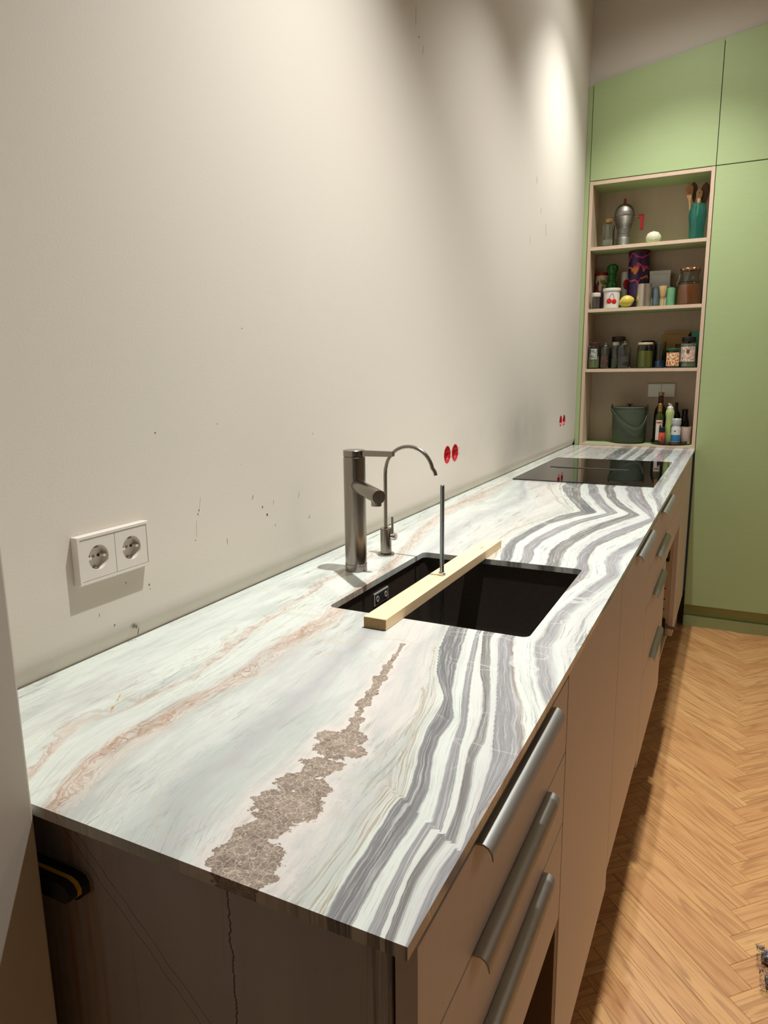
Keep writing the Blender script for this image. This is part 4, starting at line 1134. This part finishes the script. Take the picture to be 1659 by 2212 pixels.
lathe('pot', [(0, .0004), (.037, .0004), (.0395, .003), (.0415, .085), (.0448, .088), (.0455, .098), (.0445, .1015), (.042, .1015), (.0405, .092), (.0385, .006), (0, .005)], M_wht, wp, seg=40)
for an, zc_, rr in ((262, .037, .0135), (298, .034, .0125)):
    bm = bmesh.new(); a = math.radians(an)
    bmesh.ops.create_uvsphere(bm, u_segments=18, v_segments=10, radius=1, matrix=Matrix.Translation((.0402*math.cos(a), .0402*math.sin(a), zc_)) @ Matrix.Rotation(a, 4, 'Z') @ Matrix.Diagonal((.0022, rr, rr, 1)))
    ch = bm_obj('cherry_print', bm, plain('cherry_red', (206, 24, 22), .35), wp, smooth=True)
    a2 = math.radians(284)
    tube('stalk_print', [(.0418*math.cos(a), .0418*math.sin(a), zc_+rr*.9), (.0424*math.cos((a+a2)/2), .0424*math.sin((a+a2)/2), .066), (.0424*math.cos(a2), .0424*math.sin(a2), .074)], .0006, M_dark, ch, 6)
tcn = thing('tomato_tin', 'white tin with a red tomato printed behind the green decanter', 'tin', (.1980, 3.690, z))
lathe('can', [(0, .0004), (.0215, .0004), (.022, .002), (.022, .186), (.020, .195), (0, .195)], M_wht, tcn)
bm = bmesh.new(); a = math.radians(292)
bmesh.ops.create_uvsphere(bm, u_segments=18, v_segments=10, radius=1, matrix=Matrix.Translation((.0210*math.cos(a), .0210*math.sin(a), .130)) @ Matrix.Rotation(a, 4, 'Z') @ Matrix.Diagonal((.004, .015, .026, 1)))
bm_obj('tomato_print', bm, plain('tomato_red', (172, 32, 34), .45), tcn, smooth=True)
lm = thing('lemon', 'yellow lemon lying in front of the purple tin', 'lemon', (.2375, 3.5505, z))
bm = bmesh.new(); bmesh.ops.create_icosphere(bm, subdivisions=4, radius=1)
for v in bm.verts:
    n = v.co.normalized(); k = 1+.16*abs(n.x)**9
    v.co = Vector((n.x*.033*k, n.y*.0285, n.z*.0295+.0285))
M_lemon = plain('lemon_skin', (210, 186, 78), .42, 0, .07, 60, bump=.25)
le = bm_obj('fruit', bm, M_lemon, lm, smooth=True); le.rotation_euler = (0, math.radians(-14), math.radians(12)); le.location = (0, 0, .0052)
tube('stem_end', [(.0352, .006, .036), (.0382, .0065, .0372)], [.003, .002], plain('stem_brown', (120, 96, 44), .8), lm, 8)
def purple_mat():
    t = NT('wavy_purple_print'); v = t.coord()
    sep = t.n('ShaderNodeSeparateXYZ'); t.l(v, sep.inputs[0])
    wv = t.math('ADD', t.math('MULTIPLY', sep.outputs[2], 17.5), t.math('MULTIPLY', t.noise(t.mapping(v, (20, 20, 9)), 1.3, 2), 2.2))
    fr = t.math('FRACT', wv)
    band = t.math('MULTIPLY', t.step(fr, .52, .57), t.step(fr, .78, .73))
    inz = t.math('MULTIPLY', t.step(sep.outputs[2], .115, .125), t.step(sep.outputs[2], .282, .275))
    c = t.mix(t.noise(t.mapping(v, (30, 30, 120)), 1, 3), lin((44, 24, 62)), lin((66, 34, 84)))
    hue = t.mix(t.step(t.noise(t.mapping(v, (16, 16, 14), loc=(2, 7, 1)), 1.2, 1), .57, .60), lin((196, 54, 120)), lin((226, 132, 44)))
    c = t.mix(t.math('MULTIPLY', band, inz), c, hue)
    c = t.mix(t.math('MULTIPLY', t.step(t.noise(v, 42, 2), .58, .62), t.step(sep.outputs[2], .10, .08)), c, lin((124, 44, 110)))
    t.set(Base_Color=c, Roughness=.35); return t.m
pt = thing('purple_tin', 'tall purple tin with pink and orange wavy stripes', 'tin', (.2680, 3.650, z))
M_purp = purple_mat()
lathe('can', [(0, .0004), (.0515, .0004), (.052, .002), (.052, .279), (0, .279)], M_purp, pt, seg=40)
lathe('lid', [(0, .2793), (.0530, .2793), (.0530, .2885), (.0515, .290), (0, .290)], M_maroon, pt, seg=40)
cu_ = thing('steel_cup', 'plain steel cup beside the lemon', 'cup', (.3115, 3.566, z))
lathe('cup', [(0, .0004), (.036, .0004), (.0375, .002), (.0372, .1135), (.0362, .1135), (.0362, .004), (0, .0035)], plain('satin_steel', (206, 196, 182), .32, .95, .04), cu_, seg=40)
bx_ = thing('marbled_box', 'pale marbled paper box behind the steel cup', 'box', (.3760, 3.668, z))
box('carton', -.050, .050, -.030, .030, .0004, .166, M_marb, bx_, bev=.001)
box('lid', -.0515, .0515, -.0315, .0315, .1662, .1845, M_marb, bx_, bev=.001)
jar('glass_tumbler', 'small clear tumbler with bluish paper beside the steel cup', .3695, 3.580, z, .0205, .097, None, plain('bluish_paper', (150, 166, 180), .6), .93, lid=False, neck=.0203, nh=.02, group='', cat='glass')
br_ = thing('pastry_brush', 'short wooden bristle brush standing beside the green tin', 'brush', (.4025, 3.563, z))
lathe('handle', [(0, .0004), (.0088, .0004), (.0100, .003), (.0080, .030), (.0095, .040), (.0125, .046), (0, .0465)], ply_mat('bamboo', (196, 154, 100), (214, 174, 120), (30, 30, 3)), br_, seg=18)
lathe('bristles', [(0, .0467), (.0125, .0467), (.0155, .060), (.0195, .094), (.0185, .0985), (0, .0990)], ply_mat('bristle', (186, 150, 100), (206, 172, 122), (300, 300, 4)), br_, seg=26)
gt = thing('small_green_tin', 'small green tin between brush and brown jar', 'tin', (.4380, 3.580, z))
lathe('can', [(0, .0004), (.0205, .0004), (.021, .002), (.021, .090), (0, .0902)], plain('green_tin_print', (112, 168, 124), .45, 0, .25, 50), gt)
lathe('rim', [(.0200, .0902), (.0216, .0902), (.0216, .0934), (.0202, .0934)], M_steel, gt)
hj = thing('clip_top_jar', 'large glass jar of brown preserve with ruffled neck', 'jar', (.5215, 3.592, z), 'jars on the second shelf')
lathe('glass', [(0, .0004), (.053, .0004), (.057, .004), (.0575, .104), (.0560, .110), (.0470, .115), (.0420, .128), (.0395, .142), (.0455, .160), (.0470, .166), (.0450, .166), (.0430, .161), (.0375, .143), (.0400, .127), (.0450, .1135), (.0540, .108), (.0553, .103), (.055, .006), (0, .004)], M_glass, hj, seg=40)
lathe('contents', [(0, .0055), (.052, .0055), (.0538, .009), (.0538, .098), (0, .099)], M_brownfill, hj, seg=36)
bm = bmesh.new()
nR = 60
ra = [bm.verts.new(((.0425+.003*math.sin(k*math.pi*2/nR*12))*math.cos(2*math.pi*k/nR), (.0425+.003*math.sin(k*math.pi*2/nR*12))*math.sin(2*math.pi*k/nR), .1668)) for k in range(nR)]
rb_ = [bm.verts.new(((.0445+.004*math.sin(k*math.pi*2/nR*12))*math.cos(2*math.pi*k/nR), (.0445+.004*math.sin(k*math.pi*2/nR*12))*math.sin(2*math.pi*k/nR), .176+.002*math.sin(k*math.pi*2/nR*12+1))) for k in range(nR)]
rc_ = [bm.verts.new((.034*math.cos(2*math.pi*k/nR), .034*math.sin(2*math.pi*k/nR), .182)) for k in range(nR)]
for A_, B_ in ((ra, rb_), (rb_, rc_)):
    for k in range(nR): bm.faces.new((A_[k], A_[(k+1) % nR], B_[(k+1) % nR], B_[k]))
bm.faces.new(rc_)
bm_obj('lid', bm, plain('copper_foil', (170, 120, 84), .3, .8, .1), hj, angle=60)
tube('wire_clasp', [(-.058, 0, .100), (-.0585, -.004, .112), (-.050, -.006, .125), (-.047, -.006, .150)], .0014, M_chrome, hj, 8)
# --- third shelf
z = SZ[3]
def fill(nm, a, b): return grains(nm, a, b)
j1 = jar('spice_jar', 'jar with maroon lid and a white lettered label at the far left', .0785, 3.565, z, .0300, .137, M_maroon, fill('pale_green_fill', (150, 160, 104), (176, 184, 130)), .5, neck=.028, lidh=.012)
lbl = wrap('label', j1, .0300, .050, .104, 236, 304, plain('label_grey', (196, 196, 184), .6))
for k, tx in enumerate(('MU', 'RU')):
    text_mesh('label_text', tx, .024, plain('label_ink%d' % k, (52, 62, 48), .7), lbl, Matrix.Translation((0, -.0312, .090-k*.026)) @ Matrix.Rotation(math.radians(90), 4, 'X'))
sq_jar('square_jar', 'square glass jar of red-brown spice with steel knob lid', .1335, 3.572, z, .0235, .137, fill('red_spice', (104, 52, 40), (140, 78, 62)), .55, M_chrome, True)
jar('tall_jar', 'taller dark-lidded jar at the back of the spice shelf', .1830, 3.672, z, .0340, .169, plain('brown_lid', (66, 52, 34), .5), fill('dark_spice', (52, 42, 32), (84, 70, 54)), .5, neck=.0315, lidh=.024)
sq_jar('square_jar', 'square glass jar of green herbs with white cap', .1800, 3.605, z, .0225, .138, fill('herb', (70, 78, 52), (104, 108, 76)), .42, M_wht, False)
sq_jar('square_jar', 'square glass jar of dark grains at the shelf edge with steel knob', .2325, 3.557, z, .0300, .141, fill('dark_grain', (60, 50, 48), (104, 90, 86)), .5, M_chrome, True)
jar('olive_jar', 'round jar of olive green preserve with cream lid', .3325, 3.578, z, .0405, .130, plain('cream_lid', (222, 200, 166), .4), fill('olive_fill', (116, 116, 36), (150, 146, 56)), .72, neck=.0345, lidh=.011)
jar('low_jar', 'black-lidded jar mostly hidden behind the olive green jar', .3330, 3.672, z, .034, .143, M_black, fill('dark_beans', (60, 50, 40), (90, 76, 60)), .6, neck=.031, lidh=.012)
gbl = jar('glass_tumbler', 'clear glass tumbler with a blue foot next to the olive jar', .4035, 3.598, z, .0280, .133, None, plain('blue_water', (70, 92, 150), .3), .28, lid=False, neck=.0282, nh=.02, group='', cat='glass')
gj = jar('label_jar', 'squat jar with green lid and orange patterned label', .4700, 3.566, z, .0360, .098, plain('green_lid', (26, 92, 50), .4), fill('orange_fill', (170, 96, 50), (196, 128, 72)), .8, neck=.0335, lidh=.013)
def pat(nm, cols, sc_):
    t = NT(nm); v = t.coord(); n = t.noise(v, sc_, 2, .5)
    st = [(.3+.4*i/(len(cols)-1), lin(c)) for i, c in enumerate(cols)]
    t.set(Base_Color=t.ramp(n, st, 'CONSTANT'), Roughness=.5); return t.m
wrap('label', gj, .0360, .010, .076, 215, 325, pat('orange_label', [(236, 208, 160), (206, 110, 60), (240, 214, 170), (160, 48, 34), (226, 150, 90)], 60))
bj = jar('big_label_jar', 'big jar with black lid and floral label at the right end', .5385, 3.585, z, .0395, .152, M_black, fill('pale_fill', (150, 160, 140), (180, 186, 168)), .85, neck=.030, lidh=.022, nh=.012)
wrap('label', bj, .0395, .030, .104, 210, 325, pat('floral_label', [(222, 196, 180), (196, 140, 126), (228, 206, 190), (120, 140, 104), (206, 168, 152)], 55))
wrap('label_patch', bj, .0402, .072, .090, 262, 282, plain('label_green', (58, 82, 62), .6))
wbx = thing('wooden_crate', 'low wooden box at the back of the spice shelf', 'box', (.4600, 3.688, z))
M_crate = ply_mat('crate_wood', (158, 120, 66), (180, 140, 84), (3, 20, 30))
box('crate', -.062, .070, -.022, .022, .0004, .172, M_crate, wbx, bev=.001)
box('lid_slat', -.050, .076, -.024, .024, .1722, .1840, M_crate, wbx, bev=.001)
rl_ = lathe('red_lid_jar', [(0, .0004), (.022, .0004), (.023, .002), (.023, .108), (.0235, .108), (.0235, .121), (0, .122)], M_maroon, None, (.4955, 3.634, z))
tag(rl_, 'dark red lidded jar hidden behind the green-lidded jar', 'jar')
tb = box('teal_box', -.0210, .0210, -.020, .020, .0004, .184, plain('teal_card', (92, 170, 146), .5), None, bev=.001, loc=(.5650, 3.690, z))
tag(tb, 'teal cardboard box in the back right corner of the spice shelf', 'box')
# --- bottom compartment
z = SZ[0]
cbn = thing('compost_bin', 'dark olive green lidded compost bin with loose handle', 'bin', (.2660, 3.616, z))
lathe('bucket', [(0, .0005), (.066, .0005), (.074, .004), (.079, .016), (.0835, .06), (.0880, .182), (.0860, .184), (0, .184)], M_binm, cbn, seg=48)
lathe('lid', [(0, .1845), (.0875, .1845), (.0890, .187), (.0880, .192), (.076, .1935), (0, .1925)], M_binm, cbn, seg=48)
lathe('lid_knob', [(0, .193), (.006, .193), (.0055, .203), (.018, .2045), (.0185, .2068), (.010, .2082), (0, .2085)], M_black, cbn, seg=20)
hp = []
for k in range(25):
    u = k/24; a = math.pi*(1+u)
    hp.append((.0905*math.cos(a)+.004*math.sin(u*math.pi), -.030*math.sin(u*math.pi)+.0905*math.sin(a)*.72, .186-.104*math.sin(math.pi*u**1.7)**.9))
bm = bmesh.new()
pv = None; rows = []
for p in hp:
    n = Vector((p[0], p[1], 0)).normalized()
    rows.append([bm.verts.new(Vector(p)+n*d+Vector((0, 0, h_))) for d, h_ in ((0, -.008), (.005, -.008), (.005, .008), (0, .008))])
for A_, B_ in zip(rows, rows[1:]):
    for k in range(4): bm.faces.new((A_[k], A_[(k+1) % 4], B_[(k+1) % 4], B_[k]))
bm.faces.new(rows[0]); bm.faces.new(rows[-1][::-1])
bm_obj('handle', bm, M_binm, cbn, angle=50)
for sx in (-1, 1):
    bm = bmesh.new(); add_lathe(bm, [(0, 0), (.015, 0), (.016, .001), (.016, .004), (0, .0045)], 20, M=Matrix.Translation((sx*.0885, 0, .190)) @ Matrix.Rotation(math.radians(90*sx), 4, 'Y'))
    bm_obj('handle_lug', bm, M_binm, cbn, angle=40)
tt = thing('turntable', 'low clear round turntable tray carrying the bottles', 'tray', (.4790, 3.6165, z))
M_tray = glass('smoky_tray', (150, 152, 146), .05)
lathe('tray', [(0, .0004), (.0925, .0004), (.0965, .003), (.0975, .020), (.0955, .020), (.0945, .0050), (0, .0046)], M_tray, tt, seg=56)
zt_ = z+.0050
def bottle(name, label, x, y, prof, m, extra=(), cat='bottle', group='bottles on the turntable tray'):
    t = thing(name, label, cat, (x, y, zt_), group)
    b = lathe('bottle', prof, m, t)
    for nm, pr_, mm in extra: lathe(nm, pr_, mm, t)
    return t
tb_ = bottle('oil_bottle', 'tall dark oil bottle with brown neck at the back of the tray', .4190, 3.640, [(0, .0004), (.030, .0004), (.0315, .003), (.0315, .150), (.0265, .176), (.0135, .200), (.0125, .246), (0, .2465)], plain('dark_olive_glass', (30, 32, 18), .08), [('neck_wrap', [(.0127, .205), (.0133, .206), (.0133, .240), (.0127, .241)], plain('maroon_wrap', (84, 30, 30), .5)), ('cap', [(0, .2468), (.0138, .2468), (.0138, .2620), (.012, .2635), (0, .2637)], M_gold)])
g2 = bottle('oil_bottle', 'olive oil bottle with gold cap and tall white label in front', .4230, 3.5795, [(0, .0004), (.0195, .0004), (.0210, .003), (.0210, .130), (.0175, .148), (.0100, .162), (.0095, .186), (0, .1865)], plain('olive_glass', (58, 60, 26), .08), [('cap', [(0, .1868), (.0112, .1868), (.0112, .2060), (.0100, .2075), (0, .2077)], M_gold), ('collar', [(.0097, .165), (.0106, .166), (.0106, .186), (.0097, .1862)], M_gold)])
lb2 = wrap('label', g2, .0210, .018, .122, 228, 318, M_paper)
wrap('label_stripe', g2, .0217, .106, .114, 240, 306, plain('label_red', (190, 70, 56), .6))
wrap('label_dot', g2, .0217, .088, .098, 280, 300, plain('label_brown', (84, 60, 40), .6))
sb_ = bottle('spray_bottle', 'light green spray bottle with white nozzle on the tray', .4720, 3.583, [(0, .0004), (.0205, .0004), (.0218, .003), (.0205, .090), (.0190, .128), (.0215, .145), (.0222, .160), (.0195, .172), (.0150, .178), (0, .1785)], M_lime, [('collar', [(0, .1787), (.0158, .1787), (.0155, .188), (.0105, .194), (0, .1942)], M_wht)])
prism('nozzle', [(-.012, .205), (-.004, .1945), (.008, .1945), (.008, .204), (.002, .2045), (-.006, .2105), (-.013, .2110)], 'y', -.0055, .0055, M_wht, sb_, bev=.001)
wrap('print', sb_, .0208, .060, .095, 290, 330, plain('dark_green_print', (110, 130, 50), .5))
bottle('vinegar_bottle', 'black bottle behind the green spray bottle', .4960, 3.655, [(0, .0004), (.024, .0004), (.025, .003), (.025, .125), (.021, .150), (.0085, .172), (.0080, .205), (.0088, .206), (.0088, .2105), (0, .211)], M_blackg)
ob = bottle('spice_grinder', 'small bottle with black cap and coral label at the tray front', .4420, 3.5480, [(0, .0004), (.0150, .0004), (.0160, .002), (.0160, .060), (0, .0602)], M_coral, [('cap', [(0, .0604), (.0155, .0604), (.0155, .0862), (.0140, .0880), (0, .0882)], M_black)])
text_mesh('label_mark', '5', .026, M_dark, ob, Matrix.Translation((.002, -.0166, .030)) @ Matrix.Rotation(math.radians(90), 4, 'X'))
bb_ = bottle('salt_bottle', 'clear white bottle with a blue band on the tray', .5080, 3.5610, [(0, .0004), (.0215, .0004), (.0230, .003), (.0230, .084), (.0195, .096), (.0190, .100), (0, .1004)], plain('frosted_white', (214, 216, 214), .3), [('cap', [(0, .1006), (.0225, .1006), (.0238, .103), (.0230, .130), (.0215, .132), (0, .1322)], plain('translucent_cap', (196, 198, 198), .25))])
wrap('label_band', bb_, .0230, .018, .048, 200, 340, M_blue)
wrap('label', bb_, .0230, .050, .078, 205, 335, M_wht)
wrap('label_logo', bb_, .0237, .066, .071, 250, 272, plain('navy', (40, 50, 84), .5))
pk = bottle('stoneware_cup', 'pale pink ribbed stoneware cup at the right of the tray', .5530, 3.5930, [(0, .0004), (.0225, .0004), (.0245, .004), (.0265, .075), (.0270, .088), (.0255, .088), (.0245, .070), (.0225, .006), (0, .005)], M_pink, cat='cup')
bottle('sauce_bottle', 'black sauce bottle standing behind the pink stoneware cup', .5400, 3.6480, [(0, .0004), (.0225, .0004), (.0235, .003), (.0230, .100), (.0160, .136), (.0130, .146), (.0145, .150), (.0145, .1760), (0, .1765)], M_blackg)
# switch plate on the niche back
M_rock = plain('rocker_white', (246, 244, 240), .4, 0, .01)
sw = thing('switch_plate', 'double white switch plate on the niche back above the bottles', 'switch', (.411, L+ND-.0002, ZC+.288))
box('frame', -.0720, .0720, -.0075, 0, -.0375, .0375, M_ply, sw, bev=.0012)
for sx in (-1, 1): box('rocker', sx*.0335-.0325, sx*.0335+.0325, -.0105, -.0077, -.0335, .0335, M_rock, sw, bev=.0008)

# merge helper group flags that were left empty
for o in bpy.data.objects:
    if o.get('group') == '': del o['group']
